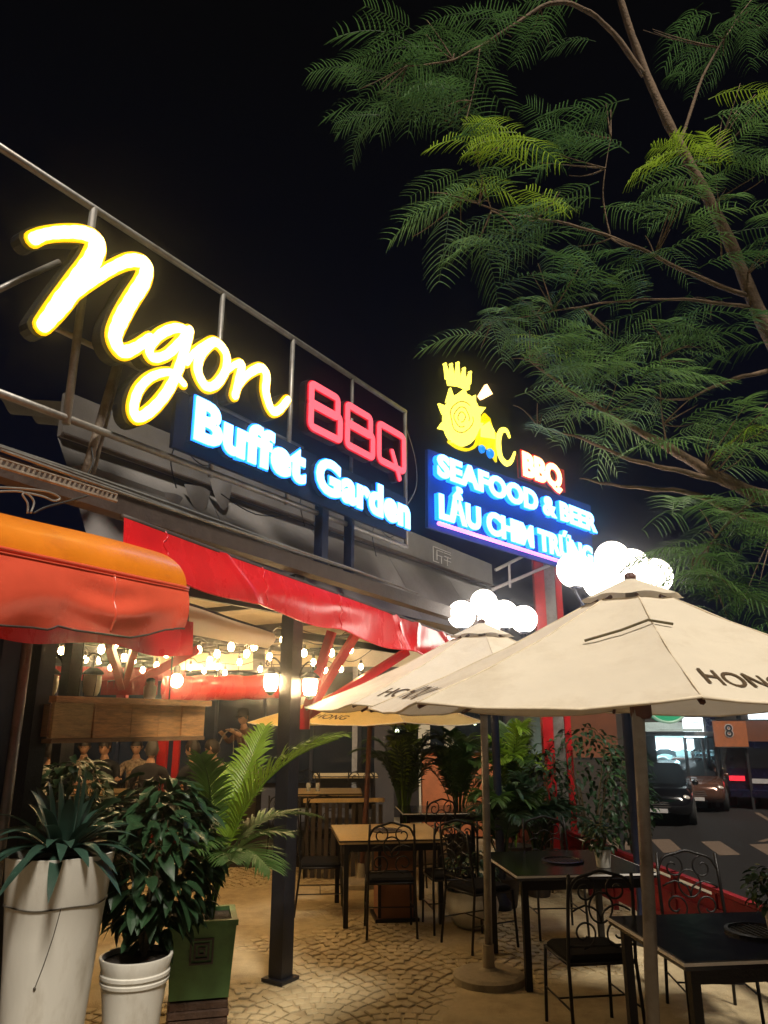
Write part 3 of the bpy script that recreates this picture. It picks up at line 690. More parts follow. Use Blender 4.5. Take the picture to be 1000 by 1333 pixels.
# ---- power supplies and loose wiring behind the letters
for k, (px, py, lb) in enumerate(((250, 560, 'small grey power box clamped behind the first blue letters'), (410, 622, 'small grey power box clamped beside the navy mast'), (500, 668, 'small grey power box under the last blue letters'))):
    c_ = FS.px(px, py); t = thing('power_box', lb, 'power box', FS.pt(c_[0], c_[1], -.06))
    MB().obox((0, 0, 0), U, N, Z, .07, .03, .045).build('case', M['roof_sheet'], t); MB().obox(N * .033, U, N, Z, .06, .003, .035).build('lid', M['galv'], t)
    MB().tube(catmull([Vector((0, 0, -.04)), U * .05 - Z * .16, U * .22 - Z * .2, U * .4 - Z * .06], 5), .005, 5).build('lead', M['cable'], t, smooth=True)
    MB().tube(catmull([-U * .05 - Z * .04, -U * .12 - Z * .25, -U * .05 - Z * .45], 5), .005, 5).build('lead', M['cable'], t, smooth=True)
for k, (pts, lb) in enumerate(((((536, 548), (545, 590), (548, 630), (540, 655), (533, 668)), 'pale wire hanging loose from the end of the roof scaffold'), (((125, 648), (118, 625), (128, 600), (131, 578)), 'dark wire strung along the rusty stay'), (((300, 640), (340, 668), (395, 672), (428, 690)), 'dark wire sagging across the roof panels to the mast'))):
    tag(MB().tube(catmull([FS.pt(*FS.px(x, y), -.1 + .05 * math.sin(i)) for i, (x, y) in enumerate(pts)], 5), .005, 5).build('cable', M['galv'] if k == 0 else M['cable'], smooth=True), lb, 'cable')
# ================================================================== under the roof
# ceiling sheet with rafters
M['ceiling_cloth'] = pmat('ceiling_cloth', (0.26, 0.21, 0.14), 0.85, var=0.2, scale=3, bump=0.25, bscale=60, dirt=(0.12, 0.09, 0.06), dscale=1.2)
ce = thing('ceiling', 'pale fabric ceiling over the dining area on dark rafters', 'ceiling', fp(0, -4, 3.0))
def ceil_(u, v):
    s_ = -6.5 + 11.2 * u; off = -.25 - 9.5 * v
    return fp(s_, off, 3.0 - .16 * abs(math.sin(s_ * 2.1)) * (.5 + .5 * v) + .10 * v)
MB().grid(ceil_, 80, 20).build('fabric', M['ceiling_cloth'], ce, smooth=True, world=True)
for k in range(7):
    o_ = -.45 - 1.25 * k; MB().beam(fp(-6.4, o_, 2.80 + .01 * k), fp(4.6, o_, 2.80 + .01 * k), .05, .08).build('rafter', M['dark'], ce, world=True)
for k in range(9):
    s_ = -6 + 1.3 * k; MB().beam(fp(s_, -.4, 2.88), fp(s_, -9, 2.97), .035, .05).build('purlin', M['dark'], ce, world=True)
structure(ce)
# beige tarp hanging near the front
TP = facade(-.25)
q = [TP.px(x, y) for x, y in ((240, 785), (356, 824), (336, 845), (228, 826))]
tb = thing('hanging_tarp', 'beige tarp sheet slung beneath the red awning', 'tarp', TP.pt(*q[0]))
def tarp(u, v):
    a = Vector(q[0]).lerp(Vector(q[1]), u); b_ = Vector(q[3]).lerp(Vector(q[2]), u); p = a.lerp(b_, v)
    return TP.pt(p.x, p.y, .10 * v + .05 * math.sin(v * math.pi) + .01 * math.sin(u * 9))
MB().grid(tarp, 16, 8).build('sheet', M['beige_cloth'], tb, smooth=True, world=True)
MB().tube([tarp(i / 16, 0) for i in range(17)], .014, 6).build('edge_pole', M['dark'], tb, world=True)
# beige panels and red rolls deeper in
for (x0, x1, y0, y1, Y, m, lb) in ((200, 330, 850, 872, 10.5, 'beige_cloth', 'cream banner strip hung above the rolled red blind'), (345, 560, 838, 868, 11.5, 'beige_cloth', 'wide cream banner strip behind the black lantern post')):
    a_ = at(x0, y0, Y); b_ = at(x1, y0, Y + .4); c_ = at(x1, y1, Y + .4); d_ = at(x0, y1, Y)
    r = thing('cloth_banner', lb, 'banner', d_)
    MB().grid(lambda u, v: a_.lerp(b_, u).lerp(d_.lerp(c_, u), v) + Vector((0, -.04 * math.sin(u * 14), 0)), 24, 4).build('cloth', M['beige_cloth'], r, smooth=True, world=True)
    MB().tube([a_ + Z * .01, b_ + Z * .01], .015, 6).build('batten', M['dark'], r, world=True)
def roll(label, p, q, r_, mat):
    t = thing('rolled_blind', label, 'blind', p); d = q - p
    vs_ = [p + d * (i / 24) for i in range(25)]
    MB().tube(vs_, [r_ * (1 + .05 * math.sin(i * 1.3)) for i in range(25)], 14).build('roll', mat, t, smooth=True, world=True)
    for k in (0.12, .5, .88): MB().tube([p + d * k + Z * (r_ + .01), p + d * k + Z * .5], .006, 5).build('strap', M['cable'], t, world=True)
roll('glossy red rolled blind glowing beside the big orange lamp', at(216, 897, 9.2), at(392, 893, 10.4), .155, M['red_pvc'])
roll('dull red rolled blind far back under the ceiling', at(60, 876, 13.0), at(222, 878, 13.6), .12, M['red_pvc'])

# ---- string lights
M['socket'] = pmat('socket', (0.02, 0.018, 0.015), 0.5)
bulb_px = [(80, 847), (112, 858), (132, 845), (129, 860), (144, 869), (162, 856), (174, 860), (179, 841), (186, 872), (217, 851), (239, 838), (259, 846), (273, 859), (283, 868), (293, 876), (301, 842), (321, 851), (339, 871), (351, 855), (369, 832), (375, 848), (356, 877), (444, 871), (456, 845), (30, 856), (58, 846), (408, 862), (424, 873), (470, 868), (96, 840), (150, 838), (200, 846), (228, 862), (248, 869), (312, 862), (331, 841), (396, 850), (432, 850), (204, 866), (120, 873), (266, 873), (283, 851)]
def zline(row): return (6.9, 8.0, 9.3, 10.6)[row]
rows = [[], [], [], []]
for x, y in bulb_px: rows[0 if y < 846 else 1 if y < 857 else 2 if y < 868 else 3].append((x, y))
names = ('string of warm round bulbs strung just behind the red awning', 'second string of warm bulbs under the fabric ceiling, behind the front string', 'third string of warm bulbs deep under the fabric ceiling', 'string of small warm bulbs hung lowest at the back of the dining area')
bulb_me = MB().lathe([(.004, -.040), (.018, -.035), (.028, -.017), (.030, 0), (.024, .02), (.014, .04)], (0, 0, 0), 12).mesh('bulb', M['bulb'], True)
sock_me = MB().lathe([(.016, .036), (.018, .05), (.018, .085), (.008, .095)], (0, 0, 0), 8).mesh('socket', M['socket'], True)
for k, row in enumerate(rows):
    row.sort(); pts = [at(x, y, zline(k) + .0012 * (x - 250)) for x, y in row]
    t = thing('string_light', names[k], 'string lights', pts[0])
    path = []
    for i, p in enumerate(pts):
        path.append(p + Z * .13)
        if i < len(pts) - 1: path.append((p + pts[i + 1]) / 2 + Z * .09)
    path = [path[0] - U * .4 + Z * .3] + path + [path[-1] + U * .5 + Z * .25]
    MB().tube(catmull(path, 4), .006, 5).build('cable', M['cable'], t, world=True)
    for p in pts:
        o = link('bulb', bulb_me, t, p - pts[0]); link('socket', sock_me, o)
        MB().tube([p + Z * .09, p + Z * .135], .004, 5).build('drop_wire', M['cable'], o, world=True)
# ---- big orange pendant
p = at(230, 886, 7.6)
t = thing('pendant_lamp', 'big warm glowing pendant bulb in front of the rolled red blind', 'lamp', p)
MB().ball((0, 0, 0), .062, 16, 10, (1, 1, 1.1)).build('bulb', M['bulb'], t, smooth=True)
MB().lathe([(.03, .06), (.035, .08), (.035, .13), (.012, .16)], (0, 0, 0), 12).build('socket', M['socket'], t)
MB().tube([(0, 0, .15), (0, 0, 1.0)], .006, 6).build('cord', M['cable'], t)
# ---- curly lanterns
def lantern(P, side, label, lit, grp=None, sc=1.0):
    """P: bracket point on the post, side: outward unit vector"""
    t = thing('lantern', label, 'lantern', P, 0, grp); s_ = Vector(side)
    arm = [Vector((0, 0, .02)) + s_ * 0, s_ * .03 + Z * .10, s_ * .09 + Z * .15, s_ * .15 + Z * .13, s_ * .165 + Z * .09]
    cur = [s_ * .165 + Z * .09, s_ * .15 + Z * .075, s_ * .135 + Z * .09, s_ * .145 + Z * .105]
    MB().tube(catmull([a * sc for a in arm], 5), .009 * sc, 7).build('arm', M['iron'], t, smooth=True)
    MB().tube(catmull([a * sc for a in cur], 5), .007 * sc, 6).build('scroll', M['iron'], t, smooth=True)
    c = s_ * .11 * sc - Z * .02 * sc
    MB().tube([c + Z * .15 * sc, c + Z * .05 * sc], .006 * sc, 6).build('hook', M['iron'], t)
    MB().lathe([(.03, .06), (.075, .03), (.085, .018), (.085, .008)], c, 6).build('cap', M['iron'], t)
    g = MB().lathe([(.045 * sc, -.15 * sc), (.062 * sc, -.12 * sc), (.07 * sc, -.06 * sc), (.066 * sc, .0)], c, 12).build('glass', M['lantern_glass'] if lit else M['frost'], t, smooth=True)
    for k in range(4):
        a = k * math.pi / 2 + .78; d = Vector((math.cos(a), math.sin(a), 0)) * sc
        MB().tube([c + d * .072 + Z * .005, c + d * .073 - Z * .06 * sc, c + d * .05 - Z * .155 * sc], .003, 5).build('cage_bar', M['iron'], t)
    MB().lathe([(.012, -.19 * sc), (.03, -.17 * sc), (.05, -.152 * sc)], c, 8).build('bottom_cap', M['iron'], t)
M['frost'] = pmat('frost', (0.35, 0.30, 0.22), 0.4, var=.1)
vl = Vector((1, -.10, 0)).normalized()
zl = at(380, 880, P0.y).z
lantern(Vector((P0.x - .066, P0.y - .02, zl + .02)), -vl, 'lit lantern on the left arm of the black post', True, sc=.82)
lantern(Vector((P0.x + .072, P0.y - .02, zl - .015)), vl, 'lit lantern on the right arm of the black post above the red braces', True, sc=.82)
pb = fp(sb_, -1.2, 0); zb_ = at(95, 876, pb.y).z
lantern(Vector((pb.x - .06, pb.y, zb_)), -vl, 'unlit frosted lantern left of the slim dark post', False)
lantern(Vector((pb.x + .06, pb.y, zb_)), vl, 'unlit frosted lantern right of the slim dark post behind the plank box', False)

# ---- plank box slung between the posts
WP = facade(.02); wa, wb2 = WP.px(67, 935), WP.px(264, 940)
zt_, zb2 = WP.px(262, 919)[1], WP.px(262, 958)[1]
bx_ = thing('plank_box', 'long wooden plank planter box hung between the posts above the diners', 'planter box', WP.pt(wa[0], zb2))
L = wb2[0] - wa[0]; nP = 5
wid = [.23, .235, .19, .165, .18]; sc_ = L / sum(wid); s_ = wa[0]
for k in range(nP):
    w_ = wid[k] * sc_; m = M[('plank_pale', 'plank', 'plank', 'plank', 'plank')[k]]
    MB().obox(WP.pt(s_ + w_ / 2, (zt_ + zb2) / 2, .004 * ((k * 2) % 3)), U, N, Z, w_ / 2 - .004, .012, (zt_ - zb2) / 2).build('plank', m, bx_, world=True)
    MB().obox(WP.pt(s_ + w_ / 2, (zt_ + zb2) / 2, -.24), U, N, Z, w_ / 2 - .004, .012, (zt_ - zb2) / 2).build('plank', m, bx_, world=True)
    s_ += w_
for c_ in (.022, -.262): MB().obox(WP.pt((wa[0] + wb2[0]) / 2, zt_ + .016, c_), U, N, Z, L / 2 + .02, .035, .018).build('rim_board', M['plank'], bx_, world=True)
MB().obox(WP.pt((wa[0] + wb2[0]) / 2, zb2 - .014, -.118), U, N, Z, L / 2, .145, .012).build('bottom_board', M['plank_dark'], bx_, world=True)
for a_ in (wa[0] + .0, wb2[0]): MB().obox(WP.pt(a_, (zt_ + zb2) / 2, -.12), U, N, Z, .01, .108, (zt_ - zb2) / 2 - .01).build('end_board', M['plank_dark'], bx_, world=True)
for a_ in (wa[0] + .25, wb2[0] - .2): MB().tube([WP.pt(a_, zt_ + .03, -.13), WP.pt(a_, 2.9, -.13)], .006, 6).build('hanger', M['cable'], bx_, world=True)
# small objects on the box
def jar(px, Y, label, m, h=.10, r=.035):
    p = WP.pt(WP.px(px, 900)[0], zt_ + .035, -.02)
    t = thing('jar', label, 'jar', p); MB().lathe([(r * .8, 0), (r, .02), (r, h * .7), (r * .6, h * .85), (r * .7, h)], (0, 0, 0), 14).build('body', m, t, smooth=True); MB().lathe([(r * .72, h), (r * .72, h + .015), (r * .3, h + .025)], (0, 0, 0), 14).build('lid', M['darkwall'], t)
jar(198, 0, 'small cream jar standing on the plank box rim', M['cream_wall'], .11, .04)
b = MB(); rr = random.Random(4); p = WP.pt(WP.px(196, 880)[0], zt_ + .16, -.03)
# red flower cluster at the brace foot
t = thing('ornament', 'bright red pleated ornament at the foot of the rear braces', 'ornament', F1)
for k in range(9):
    x = -.16 + .05 * k; h = rr.uniform(.05, .12)
    MB().add([Vector((x, -.05, -.05)), Vector((x + .05, -.04, -.05)), Vector((x + .06, -.09, h)), Vector((x + .02, -.10, h * .8))], [(0, 1, 2, 3)]).build('pleat', M['red_paint'], t)

# ---- back of the dining room
bw = thing('rear_facade', 'dark glazed rear wall with cream columns behind the plants', 'wall', (0, 16, 0))
MB().box((-3.2, 16.2, 1.6), (17.0, .2, 3.9)).build('wall', M['darkwall'], bw, world=True)
for k in range(9):
    x = -6.0 + 1.0 * k
    MB().box((x, 16.05, 1.75), (.92, .04, 2.2)).build('pane', M['glass_dark'], bw, world=True)
    MB().box((x + .5, 16.03, 1.75), (.06, .09, 2.3)).build('mullion', M['black_paint'], bw, world=True)
for px, w_, m in ((372 + 180, .22, 'cream_wall'), (585, .20, 'cream_wall'), (500, .36, 'darkwall'), (462, .10, 'grey_pole')):
    p = at(px, 960, 14.6); MB().box((p.x, p.y, 1.5), (w_, w_, 3.0)).build('column', M[m], bw, world=True)
# orange service counter
p0, p1 = at(548, 1000, 13.6), at(668, 1000, 13.2)
ct = thing('service_counter', 'orange plastered service counter behind the potted palms', 'counter', (p0.x, p0.y, 0))
ztop = at(600, 977, 13.4).z
MB().box(((p0.x + p1.x) / 2, 13.4, ztop / 2), (p1.x - p0.x, .5, ztop - .05)).build('body', M['orange_wall'], ct, world=True)
MB().box(((p0.x + p1.x) / 2, 13.4, ztop), (p1.x - p0.x + .08, .58, .045)).build('top', M['darkwall'], ct, world=True)
for k, (px, h) in enumerate(((592, .14), (604, .11), (617, .12), (633, .10))):
    p = at(px, 973, 13.3); o = MB().lathe([(.03, 0), (.035, h * .5), (.015, h * .75), (.014, h)], (p.x, 13.3, ztop + .024), 10).build('bottle', M['glass_dark'], smooth=True)
    tag(o, ('tall dark bottle at the window end of the orange counter', 'short dark bottle second along the orange counter', 'dark bottle third along the orange counter', 'shortest dark bottle on the street end of the orange counter')[k], 'bottle')
for k, (px, py) in enumerate(((604, 941), (618, 941), (517, 952))):
    p = at(px, py, 12.8); t = thing('lamp', ('small pale lamp over the orange counter', 'small pale lamp over the counter, streetward of its twin', 'tiny pale lamp beside the dark column')[k], 'lamp', p)
    MB().ball((0, 0, 0), .035, 10, 8).build('bulb', M['small_lamp'] if 'small_lamp' in M else M.setdefault('small_lamp', emat('small_lamp', (.9, 1, .6), 6)), t, smooth=True)
    MB().tube([(0, 0, .03), (0, 0, 1.2)], .005, 5).build('cord', M['cable'], t)
# red columns between the diners
for px, lb, r_ in ((211, 'bright red slim column beside the dark-suited diner', .06), (229, 'dark red slim column behind the bright red one', .045)):
    p = at(px, 990, 10.7 if px == 211 else 11.4); t = thing('column', lb, 'column', (p.x, p.y, DECKZ))
    MB().box((0, 0, 1.27), (r_ * 2, r_ * 2, 2.5)).build('shaft', M['red_paint'], t); MB().box((0, 0, .02), (r_ * 3, r_ * 3, .04)).build('base_plate', M['red_paint'], t)
# low partition with pale cap rail
a_ = at(396, 1040, 9.9); b_ = at(500, 1039, 9.7)
pt = thing('low_partition', 'low dark slatted partition with a pale cap rail at the deck edge', 'partition', (a_.x, a_.y, 0))
MB().beam(Vector((a_.x, a_.y, a_.z - .02)), Vector((b_.x, b_.y, b_.z - .02)), .07, .045).build('cap_rail', M['table_wood'], pt, world=True)
for k in range(12):
    q_ = a_.lerp(b_, (k + .5) / 12); MB().box((q_.x, q_.y, (a_.z - .04) / 2), (.05, .03, a_.z - .05)).build('slat', M['darkwall'], pt, world=True)
# ================================================================== street sign, lamps, parasols
Qp = Vector((at(725, 735, 9.5).x, 9.5, 0)); u2 = Vector((math.sin(R(43)), math.cos(R(43)), 0))
SP = Plane(Qp, u2); SF = Plane(Qp + SP.n * .06, u2)
S = lambda x, y: SF.px(560 + x / 4.1667, 560 + y / 4.1667)     # crop pixel -> plane coordinates
sg = thing('street_sign', 'tall blue lit sign reading SEAFOOD & BEER on a red pillar', 'lit sign', (Qp.x, Qp.y, 0))
M['blue_board'] = pmat('blue_board', (0.007, 0.036, 0.20), 0.5, var=0.12, scale=3, bump=0.05)
zl0 = S(45, 505)[1]
MB().prism([(S(30, 400)[0], zl0 - .03), (S(900, 700)[0] + .1, zl0 - .06), (S(900, 500)[0] + .1, S(880, 430)[1] + .12), (S(30, 120)[0], S(45, 95)[1])], SP, -.09, -.05).build('board', M['blue_board'], sg, world=True)
h1 = S(45, 120)[1] - S(55, 235)[1]
letters('SEAFOOD & BEER', SP, S(40, 240), S(905, 552), h1 * 1.0, sg, M['blue_face'], M['blue_rim'], bold=.048, rimb=.026, depth=.05, stand=.02, track=.01, case=M['blue_rim'])
h2 = S(55, 340)[1] - S(48, 462)[1]
letters('LẨU CHIM TRỨNG', SP, S(50, 470), S(885, 735), h2 * .98, sg, M['blue_face'], M['blue_rim'], bold=.048, rimb=.026, depth=.05, stand=.02, case=M['blue_rim'])
hb = S(503, 120)[1] - S(500, 235)[1]
letters('BBQ', SP, S(502, 238), S(712, 318), hb, sg, M['warm_face'], M['red_rim'], bold=.05, rimb=.05, depth=.05, stand=.03)
MB().prism([(S(490, 0)[0], S(490, 245)[1]), (S(725, 0)[0], S(725, 325)[1]), (S(725, 0)[0], S(725, 205)[1]), (S(490, 0)[0], S(490, 120)[1])], SP, -.02, .02).build('red_panel', pmat('red_panel', (.5, .02, .02), .4), sg, world=True)
a_, b_ = S(45, 505), S(715, 715)
MB().tube([SP.pt(*a_, .06), SP.pt(*b_, .06)], .022, 10).build('pink_tube', M['pink_tube'], sg, smooth=True, world=True)
M['petal_line'] = emat('petal_line', (.40, .22, .0), .25)
# emblem: crown, spiked rose disc, hook
Sc = lambda x, y: SF.px(560 + x / 7.014, 450 + y / 7.014)
def em_poly(pts, nm, m, c0, c1, parent=None):
    return MB().prism([Sc(*p) for p in pts][::-1], SP, c0, c1).build(nm, m, parent or sg, world=True)
crown = [(180, 355), (140, 170), (152, 160), (180, 250), (196, 165), (208, 165), (228, 250), (255, 150), (270, 152), (275, 262), (312, 200), (328, 200), (330, 280), (368, 235), (382, 240), (362, 400)]
# the crown is built as five points on a band so that every piece stays convex
em_poly([(180, 355), (170, 290), (365, 335), (362, 400), (270, 365)], 'crown_band', M['yellow_face'], .02, .06)
for (x0, x1, yb, tx, ty) in ((166, 192, 298, 146, 165), (196, 226, 305, 202, 168), (244, 276, 312, 262, 155), (298, 326, 326, 320, 205), (340, 368, 338, 376, 240)):
    em_poly([(x0 - 8, yb), (tx - 2, ty), (tx + 4, ty), (x1 + 8, yb + 12)], 'crown_point', M['yellow_face'], .02, .059)
    c = Sc(tx, ty); MB().lathe([(.016, 0), (.016, .04)], SP.pt(*c, .021), 10, axis=SP.n).build('crown_bead', M['yellow_face'], sg, world=True)
# rose disc with spikes: convex centre + triangles
cx, cy = 300, 660; rx, ry = 165, 230
ring = [(cx + rx * math.cos(t * math.pi / 16), cy + ry * math.sin(t * math.pi / 16) * (1.12 if math.sin(t * math.pi / 16) > 0 else 1)) for t in range(32)]
disc = em_poly(ring, 'rose_disc', M['yellow_face'], .02, .055)
for (bx, by, tx, ty) in ((195, 500, 205, 405), (305, 440, 322, 415), (390, 500, 412, 465), (450, 590, 497, 570), (150, 590, 108, 535), (140, 730, 105, 742), (455, 740, 478, 700), (240, 870, 200, 862)):
    dx, dy = tx - cx, ty - cy; l = math.hypot(dx, dy); tx, ty = tx + dx * .10, ty + dy * .10; px_, py_ = -dy / l * 40, dx / l * 40
    em_poly([(bx + px_, by + py_), (tx, ty), (bx - px_, by - py_)][::(1)], 'spike', M['yellow_face'], .022, .053, disc)
for rr_, sh in ((.62, 0), (.40, 1.2), (.20, 2.5)):
    q = [(*Sc(cx - 10 + rx * rr_ * math.cos(t * .26 + sh) * (1 + .1 * math.sin(t)), cy - 10 + ry * rr_ * math.sin(t * .26 + sh)), .012) for t in range(22)]
    MB().ribbon(SP, q, .054, .060).build('petal_line', M['petal_line'], disc, world=True)
q = [(*Sc(x, y), .03) for x, y in ((190, 870), (270, 925), (360, 945), (430, 905), (455, 820))]
MB().ribbon(SP, catmull(q, 5), .015, .05).build('disc_lower_band', M['yellow_deep'], disc, world=True)  # deeper yellow band along the lower edge of the rose disc
em_poly([(455, 690), (510, 610), (560, 660), (590, 770), (620, 800), (620, 1060), (540, 940), (440, 890)], 'body_band', M['yellow_deep'], .018, .045)
em_poly([(470, 740), (545, 690), (590, 775), (600, 850), (470, 830)], 'body_light', M['yellow_face'], .046, .058)
q = [(*Sc(x, y), wd) for x, y, wd in ((725, 830, .04), (700, 775, .055), (655, 775, .07), (630, 840, .085), (630, 930, .09), (650, 1020, .08), (700, 1075, .07), (745, 1050, .055), (775, 975, .03))]
MB().ribbon(SP, catmull(q, 6), .047, .064).build('hook', M['yellow_face'], sg, world=True)
em_poly([(455, 455), (520, 350), (572, 440), (480, 490)], 'diamond', M['warm_face'], .02, .06)
for (x, y, r_) in ((468, 945, .05), (545, 985, .06)):
    MB().lathe([(r_, 0), (r_, .03), (r_ * .6, .05)], SP.pt(*Sc(x, y), .05), 20, axis=SP.n).build('blue_dot', M['blue_dot'], sg, smooth=True, world=True)
# pillar
pil = Vector((Qp.x, Qp.y, 0)) - SP.n * .2
MB().box((pil.x - .075, pil.y + .02, 2.0), (.13, .13, 4.0)).build('pillar', M['red_paint'], sg, world=True)
MB().box((pil.x + .075, pil.y + .10, 2.35), (.14, .12, 4.7)).build('pillar', M['grey_pole'], sg, world=True)
MB().box((pil.x + .20, pil.y + .12, 2.2), (.08, .10, 4.4)).build('pillar', M['red_paint'], sg, world=True)
for (x0, y0, x1, y1) in ((645, 742, 705, 712), (640, 768, 715, 736), (560, 800, 640, 770)):
    MB().tube([at(x0, y0, 9.3), at(x1, y1, 9.6)], .022, 8).build('pipe_arm', M['white_frame'], sg, world=True)
MB().tube([at(663, 735, 9.35), at(664, 765, 9.35)], .016, 8).build('pipe_arm', M['white_frame'], sg, world=True)

# ---- multi-globe lamp posts
def globe_lamp(base, label, globes, r_):
    t = thing('globe_lamp', label, 'street lamp', (base.x, base.y, 0))
    zz = min(g.z for g in globes) - .25
    MB().lathe([(.10, 0), (.10, .06), (.06, .12), (.045, .3), (.04, zz), (.055, zz + .03), (.03, zz + .08)], (0, 0, 0), 14).build('post', M['navy_paint'], t, smooth=True)
    for g in globes:
        l = g - Vector((base.x, base.y, 0)); a = Vector((0, 0, zz)); e = l - Z * r_
        MB().tube(catmull([a, Vector((l.x * .6, l.y * .6, zz - .06)), Vector((l.x, l.y, e.z - .06)), e], 5), .014, 7).build('arm', M['navy_paint'], t, smooth=True)
        o = MB().ball((0, 0, 0), r_, 24, 16).build('globe', M['globe'], t, smooth=True); o.location = l
        MB().lathe([(.05, -r_ - .015), (.055, -r_ + .012), (.03, -r_ + .02)], (0, 0, 0), 12).build('collar', M['navy_paint'], o)
ga_ = [at(x, y, Y) for x, y, Y in ((601, 800, 8.2), (630, 785, 8.4), (656, 800, 8.0), (640, 808, 8.25), (682, 806, 8.5))]
globe_lamp(at(640, 830, 8.3), 'white globe lamp cluster behind the bluish parasol', ga_, .155)
gb_ = [at(x, y, Y) for x, y, Y in ((748, 742, 7.1), (797, 727, 7.25), (822, 738, 6.9), (852, 750, 7.05), (783, 756, 6.85))]
globe_lamp(at(801, 770, 7.05), 'white globe lamp cluster rising behind the large cream parasol', gb_, .172)
# ---- parasols
def parasol(base, label, Rr, rim, peak, rot, lean=Vector((0, 0, 0)), texts=(), base_r=.26, cloth='cream_cloth', word='HONG', pole_m='grey_pole', pr=.027, stick=False, vent=True):
    t = thing('parasol', label, 'parasol', (base.x, base.y, 0)); n = 8
    top = Vector((lean.x, lean.y, 0))
    def surf(k, r, f, dz=0.0):
        """k panel, r radial fraction, f 0..1 across the panel"""
        a0 = rot + 2 * math.pi * k / n; a1 = rot + 2 * math.pi * (k + 1) / n
        p = Vector((math.cos(a0), math.sin(a0), 0)).lerp(Vector((math.cos(a1), math.sin(a1), 0)), f) * (Rr * r)
        sag = -.055 * math.sin(math.pi * f) * r * (.4 + .6 * math.sin(math.pi * min(1, r))) - .05 * math.sin(math.pi * r)
        sag += .004 * math.sin(f * 31 + k * 2 + r * 4) * r * (1 - abs(2 * f - 1) * .4) + .003 * math.sin(r * 23 + f * 9 + k)
        return top + p + Z * (peak + (rim - peak) * r + sag * .8 + dz - .018 * math.sin(math.pi * f) * (r > .98))
    for k in range(n):
        MB().grid(lambda u, v: surf(k, .16 + .84 * v, u), 10, 12).build('canopy_panel', M[cloth], t, smooth=True)
        a = surf(k, .12, 0, -.012); b_ = surf(k, .995, 0, -.014)
        rb = MB().tube([surf(k, .12 + .875 * i / 6, 0, -.016) for i in range(7)], .011, 6).build('rib', M['rib_wood'], t, smooth=True)
        MB().tube([surf(k, .16 + .84 * i / 8, 0, .001) for i in range(9)], .004, 5).build('seam', M['seam'], t, smooth=True)
        m_ = surf(k, .52, 0, -.02); MB().beam(Vector((top.x * .9, top.y * .9, rim + .02)), m_, .022, .03).build('strut', M['rib_wood'], t)
        MB().tube([surf(k, 1, i / 8, 0) for i in range(9)], .006, 5).build('hem', M['seam'], t, smooth=True)
    # vent cap
    if vent:
        def cap(u, v):
            a = rot + 2 * math.pi * u; q = .02 + .165 * v; rr_ = Rr * q * (math.cos(math.pi / n) / math.cos(((2 * math.pi * u) % (2 * math.pi / n)) - math.pi / n))
            return top + Vector((math.cos(a), math.sin(a), 0)) * rr_ + Z * (peak + .012 + (rim - peak) * q * .98 + .005 * math.sin(u * 50) * v * v)
        MB().grid(cap, 48, 6).build('vent_cap', M[cloth], t, smooth=True)
    MB().lathe([(.03, -.03), (.032, 0), (.02, .012), (.004, .018)], top + Z * (peak + .02), 12).build('finial', M['rib_wood'], t, smooth=True)
    MB().tube([Vector((0, 0, .04)), top * .5 + Z * (rim * .5), top + Z * (peak - .02)], pr, 14).build('pole', M[pole_m], t, smooth=True)
    MB().lathe([(.042, -.06), (.052, -.045), (.052, .04), (.04, .055)], top * .92 + Z * (rim - .0), 14).build('runner_hub', M['rib_wood'], t, smooth=True)
    MB().lathe([(base_r, 0), (base_r, .045), (base_r - .03, .06), (.07, .075), (.045, .09), (.04, .24)], (0, 0, 0), 32).build('base', M['concrete'], t)
    for k in texts:
        g = MB(); lay = layout(word, .012); W = lay[-1][1] + .6; sc = .115
        def fn(x, y, c, ox=0):
            r = .90 - y * sc * 1.9 / Rr; xx = (W / 2 - (x + ox)) * sc; ch = 2 * Rr * r * math.sin(math.pi / n)
            return surf(k, r, .06 + (x + ox) * sc / ch, c)
        gu = MB(); gd = MB()
        for ch_, ox in lay:
            vs_, fs_, bd = glyph(ch_, .012)
            g.add([fn(x, y, .005, ox) for x, y in vs_], fs_); g.add([fn(x, y, -.005, ox) for x, y in vs_], fs_)
        g.build('printed_word', M['print'], t)
    return t, surf
PA = Vector((at(838, 1300, 3.75).x, 3.75, 0))
topA = at(833, 905, 3.85); 
pa, surfA = parasol(PA, 'large cream parasol with a vented top over the black tables', 1.40, 1.885, 2.53, R(214), Vector((topA.x - PA.x, .08, 0)), texts=(1, 3, 5, 7), pole_m='grey_pole', pr=.031)
st = MB().tube([surfA(0, .52, .42, .02) , surfA(0, .47, .70, .03), surfA(0, .43, .95, .03), surfA(1, .43, .20, .02)], .006, 6).build('stick', M['stem'])
st.location = PA; tag(st, 'thin dry twig lying on the large cream parasol', 'twig')
PBp = gnd(637, 1277)
parasol(PBp, 'bluish lit parasol with a round concrete base behind the large one', 1.44, 1.93, 2.60, R(225), Vector((at(631, 920, PBp.y).x - PBp.x, 0, 0)), texts=(0, 2, 4, 6), pr=.029)
PCp = gnd(470, 1153)
parasol(PCp, 'far parasol with lamplight coloured into its yellow cloth beyond the black post', 1.50, 1.82, 2.38, R(270 - 22.5 - 8), Vector((at(484, 930, PCp.y).x - PCp.x, 0, 0)), texts=(0, 2, 4, 6), pole_m='rib_wood', pr=.03, cloth='lamplit_cloth')
